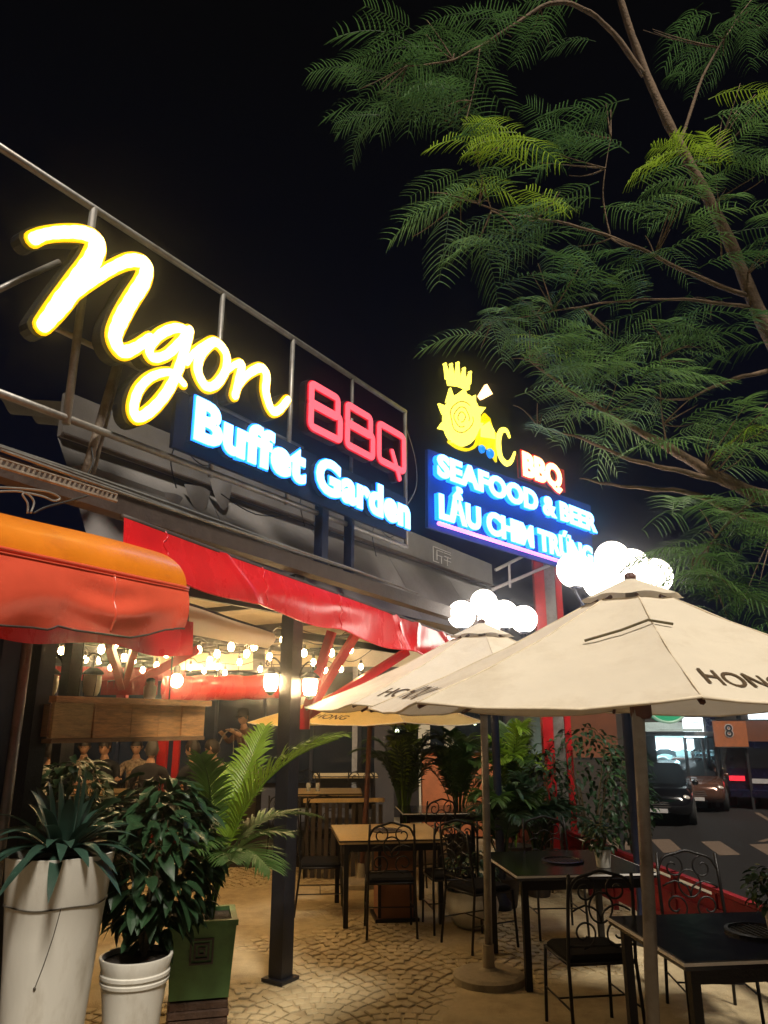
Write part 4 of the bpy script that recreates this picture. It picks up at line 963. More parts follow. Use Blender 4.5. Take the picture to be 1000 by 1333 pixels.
# ================================================================== tables and chairs
def table(c, rz, w_, d_, h, label, kind, grill=True):
    t = thing('dining_table', label, 'table', (c[0], c[1], c[2] if len(c) > 2 else 0), rz)
    top = M['table_wood'] if kind == 'wood' else M['table_black']
    MB().box((0, 0, h - .018), (w_, d_, .036), 0, .006).build('table_top', top, t)
    edge = M['table_edge'] if kind == 'black' else M['iron']
    for (x, y, lx, ly) in ((0, -d_ / 2 - .004, w_ + .016, .008), (0, d_ / 2 + .004, w_ + .016, .008), (-w_ / 2 - .004, 0, .008, d_), (w_ / 2 + .004, 0, .008, d_)):
        MB().box((x, y, h - .010), (lx, ly, .012)).build('edge_trim', edge, t)
    for (x, y) in ((-1, -1), (1, -1), (-1, 1), (1, 1)):
        MB().box((x * (w_ / 2 - .07), y * (d_ / 2 - .07), (h - .036) / 2), (.045, .045, h - .036)).build('leg', M['iron'], t)
    for y in (-1, 1): MB().box((0, y * (d_ / 2 - .07), h - .075), (w_ - .19, .025, .07)).build('apron', M['iron'], t)
    if grill:
        g = MB().lathe([(.165, 0), (.165, .012), (.145, .016), (.14, .004)], (0, 0, h), 28).build('grill_ring', M['iron'] if kind == 'black' else M['gutter'], t)
        for k in range(9):
            x = -.12 + .03 * k; l = math.sqrt(max(.0004, .138 ** 2 - x * x)); MB().box((x, 0, h + .007), (.008, 2 * l, .006)).build('grill_bar', M['iron'], g)
    return t
def scroll2(cx, cz, r0, turns, a0, sg=1, n=18):
    return [(cx + r0 * (1 - .72 * i / n) * math.cos(a0 + sg * turns * 2 * math.pi * i / n), cz + r0 * (1 - .72 * i / n) * math.sin(a0 + sg * turns * 2 * math.pi * i / n)) for i in range(n + 1)]
_ch = {}
def chair_meshes():
    if _ch: return _ch
    w_, d_, sh, bh = .21, .20, .45, .93
    y = lambda z: -d_ - (z - sh) * .12
    P3 = lambda x, z: Vector((x, y(z), z))
    for s_ in (-1, 1):
        _ch['rear%d' % s_] = MB().tube([Vector((s_ * w_ * 1.05, -d_ - .05, 0)), Vector((s_ * w_, -d_, sh)), P3(s_ * w_ * .98, .75), P3(s_ * w_ * .95, bh)], .011, 7).mesh('leg', M['iron'], True)
        _ch['front%d' % s_] = MB().tube([Vector((s_ * w_ * 1.03, d_ + .03, 0)), Vector((s_ * w_, d_, sh - .01))], .011, 7).mesh('leg', M['iron'], True)
    _ch['seat'] = MB().box((0, 0, sh + .008), (w_ * 2 - .01, d_ * 2 - .01, .04), 0, .018).mesh('seat', M['seat_pad'])
    _ch['seat_ring'] = MB().tube([Vector((x, y_, sh - .018)) for x, y_ in ((-w_, -d_), (0, -d_), (w_, -d_), (w_, 0), (w_, d_), (0, d_), (-w_, d_), (-w_, 0))], .010, 6, closed=True).mesh('seat_ring', M['iron'], True)
    _ch['arch'] = MB().tube(catmull([P3(-w_ * .95, bh - .10), P3(-w_ * .75, bh - .03), P3(-w_ * .3, bh + .0), P3(0, bh + .015), P3(w_ * .3, bh), P3(w_ * .75, bh - .03), P3(w_ * .95, bh - .10)], 5), .010, 7).mesh('back_arch', M['iron'], True)
    sc = []
    for s_ in (-1, 1):
        sc.append(scroll2(s_ * .10, .84, .075, 1.15, R(90), s_)); sc.append(scroll2(s_ * .11, .60, .085, 1.15, R(-90), -s_))
        sc.append([(s_ * .185, .72), (s_ * .10, .755), (s_ * .02, .72), (0, .66)])
    for i, p in enumerate(sc):
        _ch['scroll%d' % i] = MB().tube(catmull([P3(a, b_) for a, b_ in p], 2), .0065, 5).mesh('scroll', M['iron'], True)
    _ch['loop'] = MB().tube([P3(.075 * math.cos(a), .74 + .085 * math.sin(a)) for a in [i * math.pi / 10 for i in range(20)]], .0065, 5, closed=True).mesh('back_loop', M['iron'], True)
    _ch['rail'] = MB().tube([P3(-w_ * .97, .53), P3(w_ * .97, .53)], .008, 6).mesh('back_rail', M['iron'], True)
    _ch['str'] = MB().tube([Vector((w_ * 1.02, -d_ - .028, .2)), Vector((w_ * 1.02, d_ + .017, .2)), Vector((w_ * 1.02, 0, .2)), Vector((-w_ * 1.02, 0, .2)), Vector((-w_ * 1.02, -d_ - .028, .2)), Vector((-w_ * 1.02, d_ + .017, .2))], .006, 5).mesh('stretcher', M['iron'], True)
    return _ch
def chair(x, y, rz, label, z=0.0):
    t = thing('iron_chair', label, 'chair', (x, y, z), rz, 'wrought iron chairs around the tables')
    for k, me in chair_meshes().items(): link(me.name.split('.')[0], me, t)
    return t
T1 = at(521, 1088, 8.1)
table((.02, 8.15), R(8), 1.04, 1.15, .75, 'bare pale wooden table with a sunken grill on a terracotta pedestal', 'wood')
p = thing('pedestal', 'terracotta brown box pedestal under the pale wooden table', 'pedestal', (.10, 7.98, 0), R(8))
MB().box((0, 0, .34), (.36, .36, .62), 0, .01).build('body', M['terracotta'], p); MB().box((0, 0, .016), (.42, .42, .03)).build('plinth', M['iron'], p)
for s_ in (-.17, .17): MB().box((s_, -.185, .34), (.03, .015, .6)).build('corner_strip', M['iron'], p)
table((1.42, 6.42), R(7), 1.06, 1.05, .75, 'black polished table carrying a small white flower pot', 'black')
table((1.96, 4.33), R(7), 1.28, .86, .75, 'black polished table with a round grill beside the parasol pole', 'black')
table((at(425, 1022, 11.2).x, 11.2, DECKZ), R(3), 1.0, .9, .73, 'pale table with drinking glasses on the raised deck', 'wood', False)
table((at(450, 992, 13.6).x, 13.6, DECKZ), R(3), 1.1, .8, .80, 'pale table far back on the deck before the dark glazing', 'wood', False)
table((at(575, 1060, 10.3).x, 10.3, 0), R(5), 1.1, .9, .74, 'dark table among the potted palms behind the pale table', 'black', False)
table((at(175, 1000, 11.0).x, 11.1, DECKZ), R(5), 1.7, .8, .74, 'dining table where the seated guests eat', 'wood', False)
p = gnd(508, 1222)
chair(p.x, p.y + .22, R(4), 'iron scroll chair tucked under the pale wooden table, before the terracotta pedestal')
chair(.62, p.y + .38, R(10), 'iron scroll chair at the pale wooden table next to the round bowl planter')
chair(at(455, 1180, 8.1).x - .30, 8.2, R(-85), 'iron scroll chair seen side on at the end of the pale wooden table')
chair(at(625, 1180, 7.0).x, 7.05, R(-60), 'iron scroll chair between the round bowl planter and the parasol base')
chair(1.27, 5.16, R(8), 'iron chair pulled up between the two black tables')
chair(2.10, 5.40, R(176), 'iron chair with its scroll back against the low red fence')
chair(1.55, 7.4, R(184), 'iron chair on the plant side of the flower pot table')
chair(at(412, 1138, 10.2).x, 10.15, R(20), 'iron chair by the low partition at the deck edge')
chair(at(375, 1138, 10.2).x, 10.2, R(-10), 'iron chair behind the black lantern post')
chair(at(560, 1075, 9.6).x, 9.6, R(30), 'iron chair beside the dark table among the palms')
chair(at(470, 1010, 12.0).x, 12.0, R(180), 'iron chair beyond the table with drinking glasses', DECKZ)
chair(at(395, 1010, 12.2).x, 12.1, R(170), 'iron chair at the deck table with glasses, nearest the diners', DECKZ)
M['glass'] = gmat('glass', (.8, .85, .85), .03, .3)
for px, lb in ((414, 'clear tumbler alone on the deck table'), (402, 'clear tumbler beside the post on the deck table')):
    p = at(px, 1010, 11.1); t = thing('tumbler', lb, 'glass', (p.x, p.y, DECKZ + .731))
    MB().lathe([(.028, 0), (.036, .11), (.033, .11), (.026, .008)], (0, 0, 0), 16, cap=False).build('wall', M['glass'], t, smooth=True); MB().lathe([(.027, .001), (.027, .008)], (0, 0, 0), 14).build('bottom', M['glass'], t)

# ================================================================== low red fence along the pavement
fe = thing('red_fence', 'low red panelled fence between the terrace and the street', 'fence', kerb_pt(0, 0))
for k in range(17):
    t0 = -4.2 + .66 * k
    c = kerb_pt(t0 + .33, 0, .30); dz = .02 * math.sin(k * 2.3)
    MB().obox(c + Z * dz, KD, KN, Z, .30, .012, .22).build('panel', M['red_low'], fe, world=True)
    MB().obox(c + Z * (dz + .1) - KN * .018, KD, KN, Z, .30, .010, .018).build('panel_rib', M['red_low'], fe, world=True)
    MB().obox(c + Z * (dz - .1) - KN * .018, KD, KN, Z, .30, .010, .018).build('panel_rib', M['red_low'], fe, world=True)
    MB().obox(kerb_pt(t0, 0, .29), KD, KN, Z, .024, .024, .29).build('fence_post', M['red_low'], fe, world=True)
MB().obox(kerb_pt(-4.2 + .66 * 8.5, 0, .565), KD, KN, Z, .66 * 8.5, .03, .015).build('top_rail', M['red_low'], fe, world=True)

# ================================================================== pots and plants
def bez(a, b_, c, t): return a * (1 - t) ** 2 + b_ * (2 * t * (1 - t)) + c * t * t
def leaf_blade(mb, base, direc, up, L, W, droop=.3, seg=4, fold=.12):
    d = Vector(direc).normalized(); s_ = d.cross(Vector(up))
    s_ = s_.normalized() if s_.length > 1e-4 else Vector((1, 0, 0)); n_ = s_.cross(d).normalized()
    pts = []
    for i in range(seg + 1):
        t = i / seg; p = Vector(base) + d * (L * t) - Z * (droop * L * t * t)
        wd = W * (math.sin(math.pi * min(1, .12 + t * .88)) ** .7) * (1 if t < 1 else 0)
        pts += [p - s_ * wd / 2 + n_ * fold * wd, p, p + s_ * wd / 2 + n_ * fold * wd]
    fs_ = []
    for i in range(seg):
        a = i * 3; fs_ += [(a, a + 1, a + 4, a + 3), (a + 1, a + 2, a + 5, a + 4)]
    mb.add(pts, fs_)
def frond(parent, A_, B_, C_, mat, n=26, LL=.30, W=.016, droop=.35, name='frond', rise=.35, twist=0.0, start=.22, seed=0):
    rr = random.Random(seed); mb = MB()
    mb.tube([bez(A_, B_, C_, i / 10) for i in range(11)], [.010 - .0075 * i / 10 for i in range(11)], 5)
    for i in range(n):
        t = start + (1 - start) * i / (n - 1); p = bez(A_, B_, C_, t); d = (bez(A_, B_, C_, min(1, t + .02)) - bez(A_, B_, C_, t - .02)).normalized()
        side = d.cross(Z); side = side.normalized() if side.length > .15 else Vector((math.cos(twist), math.sin(twist), 0)); 
        nn = side.cross(d).normalized()
        l = LL * (math.sin(math.pi * (.18 + .76 * (t - start) / (1 - start))) ** .6) * rr.uniform(.88, 1.08)
        for sg_ in (-1, 1):
            dr = (side * sg_ * (1 - .3 * t) + d * (.55 + .5 * t) + nn * rise + Vector((rr.uniform(-.06, .06), rr.uniform(-.06, .06), rr.uniform(-.05, .05))))
            leaf_blade(mb, p, dr, nn, l, W, droop * rr.uniform(.6, 1.3), 4)
    return mb.build(name, mat, parent, world=True)
# tall white pot with an agave
def pot_lathe(nm, mat, t, prof, n=36): return MB().lathe(prof, (0, 0, 0), n, cap=False).build(nm, mat, t, auto=R(40))
pt_ = at(80, 1112, 4.1)
tp_ = thing('tall_planter', 'tall tapering white planter with a hairline crack round its rim', 'planter', (pt_.x, 4.1, 0))
H = pt_.z + .01
pot_lathe('body', M['white_pot'], tp_, [(0, 0.0), (.165, 0), (.17, .02), (.193, .45), (.220, .80), (.236, H - .22), (.238, H - .215), (.258, H - .012), (.261, H), (.245, H), (.238, H - .06), (0, H - .06)])
MB().tube([Vector((math.cos(a) * .2395, math.sin(a) * .2395, H - .218 + .004 * math.sin(a * 5))) for a in [i * math.pi / 30 for i in range(60)]], .0035, 5, closed=True).build('crack', M['crack'], tp_)
rr = random.Random(2)
for (a0, pts) in ((-70, ((0, H - .21), (-.012, H - .33), (-.03, H - .45), (-.05, H - .55))),):
    q = []
    for da, z in catmull([(p[0] * 12, p[1]) for p in pts], 5):
        rad = np.interp(z, [0, .45, .8, H - .2, H], [.168, .193, .220, .237, .260]); a = R(-62) + da * .6; q.append(Vector((math.cos(a) * (rad + .001), math.sin(a) * (rad + .001), z)))
    MB().tube(q, .0022, 4).build('crack', M['crack'], tp_)
    MB().ball(q[-1], .007, 8, 6).build('chip', M['crack'], tp_)
MB().lathe([(0, H - .055), (.237, H - .055)], (0, 0, 0), 24, cap=False).build('soil', M['soil'], tp_)
ag = thing('agave', 'dark blue-green strap-leaved rosette growing in the tall white planter', 'plant', (pt_.x, 4.1, H - .02))
rr = random.Random(11)
for k in range(64):
    a = k * 2.4 + rr.uniform(-.2, .2); tl = (k / 64) ** .8; el = R(86 - 74 * tl + rr.uniform(-8, 8)); L_ = rr.uniform(.34, .50) * (1.15 - .25 * tl)
    d = Vector((math.cos(a) * math.cos(el), math.sin(a) * math.cos(el), math.sin(el)))
    mb = MB(); leaf_blade(mb, Vector((math.cos(a) * .05, math.sin(a) * .05, .02)), d, Z if abs(d.z) < .95 else Vector((1, 0, 0)), L_, .062, .26 + .42 * tl, 9, .16)
    mb.build('leaf', M['agave'], ag, smooth=True)
# smaller white pot, leafy shrub
ps = at(178, 1242, 4.45); hs = ps.z
sp = thing('small_planter', 'smaller white planter with double ribs below its rim', 'planter', (ps.x, 4.45, 0))
pot_lathe('body', M['white_pot'], sp, [(0, 0), (.12, 0), (.125, .02), (.150, hs - .25), (.168, hs - .13), (.176, hs - .125), (.178, hs - .11), (.170, hs - .105), (.172, hs - .095), (.180, hs - .09), (.180, hs - .075), (.172, hs - .07), (.190, hs - .005), (.188, hs), (.175, hs), (.172, hs - .03), (0, hs - .03)])
MB().lathe([(0, hs - .026), (.172, hs - .026)], (0, 0, 0), 20, cap=False).build('soil', M['soil'], sp)
def shrub(label, base, cx, rad, n, mat, L=(.10, .15), W=.05, seed=1, stems=9, grp=None, parts=True, name='shrub', mats=None):
    """leaf-by-leaf shrub: ellipsoid centre cx relative to base"""
    t = thing(name, label, 'plant', base); rr = random.Random(seed)
    tips = []
    for k in range(stems):
        a = rr.uniform(0, 6.28); q = rr.uniform(.2, .8); e = Vector(cx) + Vector((math.cos(a) * rad[0] * q, math.sin(a) * rad[1] * q, rad[2] * rr.uniform(-.2, .8)))
        m_ = e * .5 + Vector((-e.x * .2, -e.y * .2, 0)); MB().tube([bez(Vector((0, 0, 0)), m_, e, i / 6) for i in range(7)], [.012 - .008 * i / 6 for i in range(7)], 5).build('stem', M['stem'], t)
    variants = []
    for v in range(4):
        mb = MB(); leaf_blade(mb, (0, 0, 0), (1, 0, .1), Z, 1.0, W / L[0] * rr.uniform(.8, 1.1), .25 + .15 * v, 4, .15); variants.append([mb.mesh('leaf', m, True) for m in (mats or [mat])])
    big = MB()
    for k in range(n):
        # fibonacci shell with depth jitter
        zf = 1 - 2 * (k + .5) / n; a = k * 2.39996; q = rr.uniform(.45, 1.0) ** .5 * (.85 + .25 * vnoise(math.cos(a) * 2 + 9, zf * 3 + 5, seed))
        r_ = math.sqrt(1 - zf * zf); o = Vector((math.cos(a) * r_ * rad[0], math.sin(a) * r_ * rad[1], zf * rad[2])) * q; p = Vector(cx) + o
        yaw = math.atan2(o.y, o.x) + rr.uniform(-.9, .9); pit = -rr.uniform(-.25, .85) * -1; s_ = rr.uniform(*L)
        me = variants[rr.randrange(4)]; me = me[0] if len(me) == 1 or rr.random() < .72 else me[1]
        if parts and k < 300: link('leaf', me, t, p, (rr.uniform(-.5, .5), pit - .1, yaw), (s_, s_, s_))
        else:
            Mx = Matrix.LocRotScale(p, Matrix.Rotation(yaw, 3, 'Z') @ Matrix.Rotation(pit, 3, 'Y'), (s_, s_, s_))
            big.add([Mx @ v.co for v in me.vertices], [tuple(f.vertices) for f in me.polygons])
    if big.v: stuff(big.build('foliage', mat, t))
    return t
shrub('dense glossy dark-leaved shrub in the smaller white planter', (ps.x + .02, 4.5, hs - .03), (.0, .10, .50), (.36, .32, .44), 600, M['leaf_dark'], (.10, .16), .045, 3, 10)
# green square planter with areca palm
c0 = at(264, 1196, 4.95); hg = at(290, 1192, 4.9).z
gp = thing('square_planter', 'square dark green planter with a raised key motif on brown ribbed bricks', 'planter', (c0.x, 4.95, 0), R(14))
wb_, wt_ = .15, .195
def taper(z0, z1, mat, nm, w0, w1):
    vs_ = [Vector((x * w0, y * w0, z0)) for x, y in ((-1, -1), (1, -1), (1, 1), (-1, 1))] + [Vector((x * w1, y * w1, z1)) for x, y in ((-1, -1), (1, -1), (1, 1), (-1, 1))]
    return MB().add(vs_, [(3, 2, 1, 0), (4, 5, 6, 7), (0, 1, 5, 4), (1, 2, 6, 5), (2, 3, 7, 6), (3, 0, 4, 7)]).build(nm, mat, gp)
taper(.30, hg - .03, M['green_pot'], 'body', .165, .190)
for (x, y, lx, ly) in ((0, -.18, .40, .035), (0, .18, .40, .035), (-.18, 0, .035, .325), (.18, 0, .035, .325)): MB().box((x, y, hg - .014), (lx, ly, .03)).build('rim_strip', M['green_pot'], gp)
taper(hg - .028, hg - .022, M['soil'], 'soil', .16, .16)
for k in range(7):
    MB().box((0, 0, .022 + .041 * k), (.33 + .012 * (k % 2), .33 + .012 * (k % 2), .037), 0, .008).build('brick_course', M['brown_brick'], gp)
for q in (.062, .038, .016):
    zc = hg - .155; yy = -.184
    for (x, z, lx, lz) in ((0, q, 2 * q + .01, .01), (0, -q, 2 * q + .01, .01), (-q, 0, .01, 2 * q - .01), (q, 0, .01, 2 * q - .01)):
        MB().box((x + .0, yy - (.004), zc + z), (lx, .012, lz)).build('motif_line', M['gutter'], gp)
pl = thing('areca_palm', 'bright feathery areca palm rising from the green square planter', 'plant', (c0.x, 4.95, hg - .02))
bs = Vector((c0.x + .04, 4.95, hg - .02))
fr = [((300, 1000, 4.95), (440, 962, 4.9), .42, 40, 'palm', .42), ((300, 1040, 5.15), (345, 948, 5.6), .26, 28, 'palm', .4), ((285, 1030, 5.0), (262, 985, 4.6), .24, 24, 'palm_dark', .4), ((295, 1060, 4.8), (350, 1130, 4.4), .26, 26, 'palm_dark', .3),
      ((300, 1040, 5.2), (408, 1062, 5.5), .24, 26, 'palm_dark', .35), ((280, 1070, 4.8), (255, 1105, 4.35), .24, 24, 'palm_dark', .3), ((285, 1055, 5.2), (300, 1000, 5.8), .24, 24, 'palm', .4), ((275, 1060, 5.0), (210, 1050, 4.9), .22, 24, 'palm_dark', .3), ((300, 1085, 4.7), (300, 1120, 4.2), .22, 22, 'palm_dark', .25), ((290, 1060, 5.1), (330, 1035, 5.2), .24, 24, 'palm', .4), ((298, 1075, 5.0), (375, 1085, 4.9), .22, 22, 'palm_dark', .3)]
for k, (m_, e_, LL, n, mt, rise) in enumerate(fr):
    frond(pl, bs + Vector((.02 * math.cos(k * 2), .02 * math.sin(k * 2), 0)), at(*m_), at(*e_), M[mt], int(n * 1.3), LL, .018, .35, 'frond', rise, k, .32 if k == 0 else .4, k)
def palm(label, base, n, h, spread, mat, seed, LL=.26, mat2=None, potr=None, potm=None):
    t = thing('potted_palm', label, 'plant', base); rr = random.Random(seed); bz = Vector(base)
    if potr:
        MB().lathe([(potr * .7, 0), (potr * .75, .02), (potr, potr * 1.7), (potr * 1.04, potr * 1.75), (potr * .93, potr * 1.75), (potr * .9, potr * 1.6)], (0, 0, 0), 20, cap=False).build('pot', potm, t, smooth=True)
        MB().lathe([(0, potr * 1.6), (potr * .9, potr * 1.6)], (0, 0, 0), 18, cap=False).build('soil', M['soil'], t)
        bz = bz + Z * potr * 1.6
    for k in range(n):
        a = k * 2.4 + rr.uniform(-.3, .3); q = rr.uniform(.35, 1); hh = h * (1.05 - .5 * q) * rr.uniform(.85, 1.1)
        e = bz + Vector((math.cos(a) * spread * q, math.sin(a) * spread * q, hh)); m_ = bz + Vector((math.cos(a) * spread * .25 * q, math.sin(a) * spread * .25 * q, hh * 1.05 + .15))
        frond(t, bz, m_, e, mat if not mat2 or rr.random() < .6 else mat2, 24, LL * rr.uniform(.8, 1.1), .03, .4, 'frond', .25, a, .3, seed * 50 + k)
    return t
g = gnd(537, 1100); palm('feathery palm in front of the cream column, catching yellow light', (at(528, 1040, 10.2).x, 10.9, 0), 20, 1.75, .75, M['palm_dark'], 21, .30, M['palm'], .2, M['darkwall'])
palm('feathery palm before the orange service counter', (at(598, 1040, 10.6).x, 10.8, 0), 20, 1.55, .8, M['palm_dark'], 22, .30, M['leaf_mid'], .2, M['darkwall'])
palm('tall palm with bright upright fronds beside the red pillar', (at(672, 1040, 9.8).x, 10.0, 0), 20, 1.75, .55, M['palm'], 23, .30, M['palm_dark'], .2, M['darkwall'])
palm('low dark palm behind the flower pot table', (at(655, 1090, 8.4).x, 8.4, 0), 18, 1.05, .6, M['palm_dark'], 24, .26, M['leaf_dark'], .16, M['darkwall'])
palm('dark drooping palm next to the red fence end', (at(700, 1080, 8.8).x, 8.9, 0), 18, 1.0, .6, M['leaf_dark'], 25, .28, M['palm_dark'], .16, M['darkwall'])
shrub('dense dark shrub hiding the foot of the red sign pillar', (at(765, 1020, 9.6).x, 9.6, 0), (0, 0, 1.15), (.62, .5, .72), 620, M['leaf_dark'], (.07, .11), .035, 5, 12, mats=[M['leaf_dark'], M['leaf_mid']])
shrub('dark shrub between the fence and the parked cars', (at(822, 1040, 10.8).x, 10.9, -.02), (0, 0, .95), (.38, .4, .75), 460, M['leaf_dark'], (.07, .11), .035, 6, 12)
shrub('twiggy red-tinged shrub at the foot of the red pillar', (at(715, 1020, 8.9).x, 9.05, 0), (0, 0, 1.15), (.28, .28, .42), 220, M['leaf_dark'], (.06, .10), .03, 16, 9)
shrub('round dark shrub behind the agave, under the plank box', (at(95, 1000, 5.6).x, 5.6, 0), (0, 0, 1.30), (.26, .26, .28), 300, M['leaf_dark'], (.08, .13), .035, 7, 9)
# round white bowl
p = gnd(618, 1212); bw_ = thing('bowl_planter', 'round bellied white bowl planter with a scalloped lip among chair legs', 'planter', (p.x, p.y + .15, 0))
MB().lathe([(0, 0), (.12, 0), (.16, .02), (.235, .12), (.25, .19), (.235, .25), (.215, .275), (.245, .315), (.235, .318), (.205, .28), (0, .26)], (0, 0, 0), 32, cap=False, wob=.0).build('bowl', M['white_pot'], bw_, smooth=True)
MB().lathe([(0, .262), (.2, .262)], (0, 0, 0), 20, cap=False).build('soil', M['soil'], bw_)
shrub('low dark plant growing in the round white bowl planter', (p.x, p.y + .15, .26), (0, 0, .20), (.24, .22, .2), 150, M['leaf_dark'], (.07, .11), .03, 8, 6)
# flower pots on the tables
def flowerpot(c, label, label2, seed):
    t = thing('flower_pot', label, 'flower pot', c)
    MB().lathe([(0, 0), (.048, 0), (.05, .004), (.062, .10), (.066, .125), (.058, .125), (.056, .11), (0, .105)], (0, 0, 0), 24, cap=False).build('pot', M['white_pot'], t, auto=R(40))
    s_ = shrub(label2, (c[0], c[1], c[2] + .10), (0, 0, .11), (.13, .12, .11), 150, M['leaf_dark'], (.04, .065), .022, seed, 6, mats=[M['leaf_dark'], M['leaf_mid']])
    rr = random.Random(seed)
    for k in range(16):
        a = rr.uniform(0, 6.28); q = rr.uniform(0, .09); fl = MB(); ctr = Vector((q * math.cos(a), q * math.sin(a) - .02, .19 + rr.uniform(-.02, .05)))
        for j in range(5):
            b_ = j * 1.2566; leaf_blade(fl, ctr, (math.cos(b_), math.sin(b_), .5), Z, .02, .014, .2, 2)
        fl.build('flower', M['petal'], s_)
M['petal'] = pmat('petal', (.40, .42, .16), .6, var=.2, trans=.2)
p = gnd(789, 1131, .75); flowerpot((p.x, p.y + .06, .752), 'small ribbed white flower pot on the black table', 'bushy plant with tiny pale flowers in the small white pot', 31)
p = gnd(1004, 1275, .75); q_ = at(1006, 1225, 4.3); flowerpot((q_.x + .04, 4.3, .752), 'white flower pot at the far edge of the grill table', 'dark bushy plant in the white pot on the grill table', 32)
# ================================================================== flame tree reaching in from the right
tr = thing('flame_tree', 'flame tree with feathery twice-divided leaves arching over the terrace', 'tree', (4.15, 6.6, -.02))
def limb(pts, nm='limb', n=10):
    q = [(*at(x, y, Y), r) if not isinstance(x, Vector) else (*x, r) for x, y, Y, r in pts]
    q = catmull(q, 5); MB().tube([Vector(p[:3]) + Vector((0, 0, .006 * math.sin(i * 1.7))) for i, p in enumerate(q)], [max(.004, p[3] * (.86 + .05 * math.sin(i * 2.3) + .04 * math.sin(i * 5.1))) for i, p in enumerate(q)], n).build(nm, M['bark'], tr, smooth=True, world=True)
    return [Vector(p[:3]) for p in q]
fork = at(1085, 660, 6.5)
limb([(Vector((4.15, 6.6, -.1)), 0, 0, .19), (Vector((4.12, 6.6, .5)), 0, 0, .15), (Vector((4.02, 6.55, 1.8)), 0, 0, .135), (fork, 0, 0, .125)], 'trunk', 14)
LB = []
LB.append(limb([(fork, 0, 0, .115), (1040, 520, 6.35, .095), (985, 400, 6.2, .075), (950, 315, 6.15, .066), (915, 245, 6.1, .06), (870, 160, 6.0, .052), (835, 80, 6.0, .045), (808, 0, 5.9, .04), (795, -60, 5.85, .034)]))
LB.append(limb([(838, 98, 6.0, .034), (800, 45, 5.9, .030), (760, 12, 5.8, .027), (715, 5, 5.7, .024), (650, 45, 5.6, .018), (590, 78, 5.5, .012), (530, 86, 5.4, .006)]))
LB.append(limb([(625, 62, 5.57, .009), (618, 110, 5.5, .008), (606, 160, 5.45, .005)], 'twig', 6))
LB.append(limb([(fork, 0, 0, .11), (1000, 648, 6.35, .078), (930, 618, 6.3, .06), (870, 582, 6.25, .045), (815, 552, 6.2, .03), (745, 510, 6.1, .018), (690, 470, 6.0, .010)]))
LB.append(limb([(1040, 690, 6.5, .05), (960, 668, 6.45, .036), (900, 642, 6.4, .028), (840, 636, 6.35, .020), (790, 630, 6.3, .013), (755, 622, 6.2, .007)]))
LB.append(limb([(945, 628, 6.3, .035), (880, 612, 6.25, .027), (820, 598, 6.2, .02), (760, 572, 6.1, .013), (700, 555, 6.05, .008)]))
LB.append(limb([(1060, 475, 6.4, .04), (1000, 483, 6.35, .028), (945, 497, 6.3, .02), (890, 520, 6.2, .012), (845, 515, 6.1, .007)]))
LB.append(limb([(978, 388, 6.2, .032), (900, 357, 6.0, .024), (820, 318, 5.8, .019), (740, 292, 5.65, .015), (670, 280, 5.5, .011), (600, 258, 5.4, .006)]))
LB.append(limb([(885, 190, 6.05, .022), (915, 100, 6.1, .016), (950, 40, 6.15, .010), (985, -10, 6.2, .007)]))
LB.append(limb([(975, 400, 6.2, .025), (890, 390, 6.1, .016), (810, 392, 6.0, .012), (740, 402, 5.95, .009), (640, 420, 5.9, .005)]))
LB.append(limb([(795, 310, 5.75, .010), (785, 250, 5.7, .007), (795, 180, 5.65, .004)], 'twig', 6))
LB.append(limb([(870, 590, 6.2, .012), (860, 520, 6.15, .008), (862, 440, 6.1, .005)], 'twig', 6))
LB.append(limb([(980, 650, 6.3, .02), (940, 690, 6.1, .013), (900, 740, 6.0, .007)], 'twig', 6))
LB.append(limb([(640, 275, 5.45, .007), (628, 235, 5.45, .005), (618, 195, 5.4, .003)], 'twig', 6))
LB.append(limb([(940, 340, 6.1, .010), (935, 260, 5.9, .007), (928, 205, 5.7, .004)], 'twig', 6))
# feather leaf: rachis along +X, paired pinnae that arch over, each pinna a comb of tiny leaflets read as a notched ribbon
def leaf_mesh(v, mat):
    rr = random.Random(v); mb = MB(); n = 13 + v % 4
    cb = rr.uniform(-.25, .25); R_ = lambda t: Vector((t, cb * t * t, .10 * math.sin(t * 2.2) - .34 * t * t))
    mb.tube([R_(i / 8) for i in range(9)], [.008 - .005 * i / 8 for i in range(9)], 4, cap=False)
    for i in range(n):
        t = .16 + .84 * i / (n - 1); p = R_(t); l = .36 * (math.sin(math.pi * (.22 + .66 * (t - .16) / .84)) ** .7) * rr.uniform(.92, 1.06)
        for sg_ in (-1, 1):
            if rr.random() < .05: continue
            d0 = Vector((.42 + .25 * t + rr.uniform(-.10, .10), sg_ * .9, .10 + rr.uniform(-.14, .14))).normalized(); pts = []
            for j in range(6):
                q = j / 5; c = p + d0 * (l * q) - Z * (l * (.42 + .07 * v) * q * q) + Vector((.03 * q * q, 0, 0))
                wd = .021 * (1 - .75 * q ** 3) * (1.0 if j % 2 else .72)
                ax = Vector((.95, -sg_ * .3, 0)).normalized()
                pts += [c - ax * wd / 2, c + ax * wd / 2]
            mb.add(pts, [(2 * j, 2 * j + 1, 2 * j + 3, 2 * j + 2) for j in range(5)])
    return mb.mesh('leaf', mat)
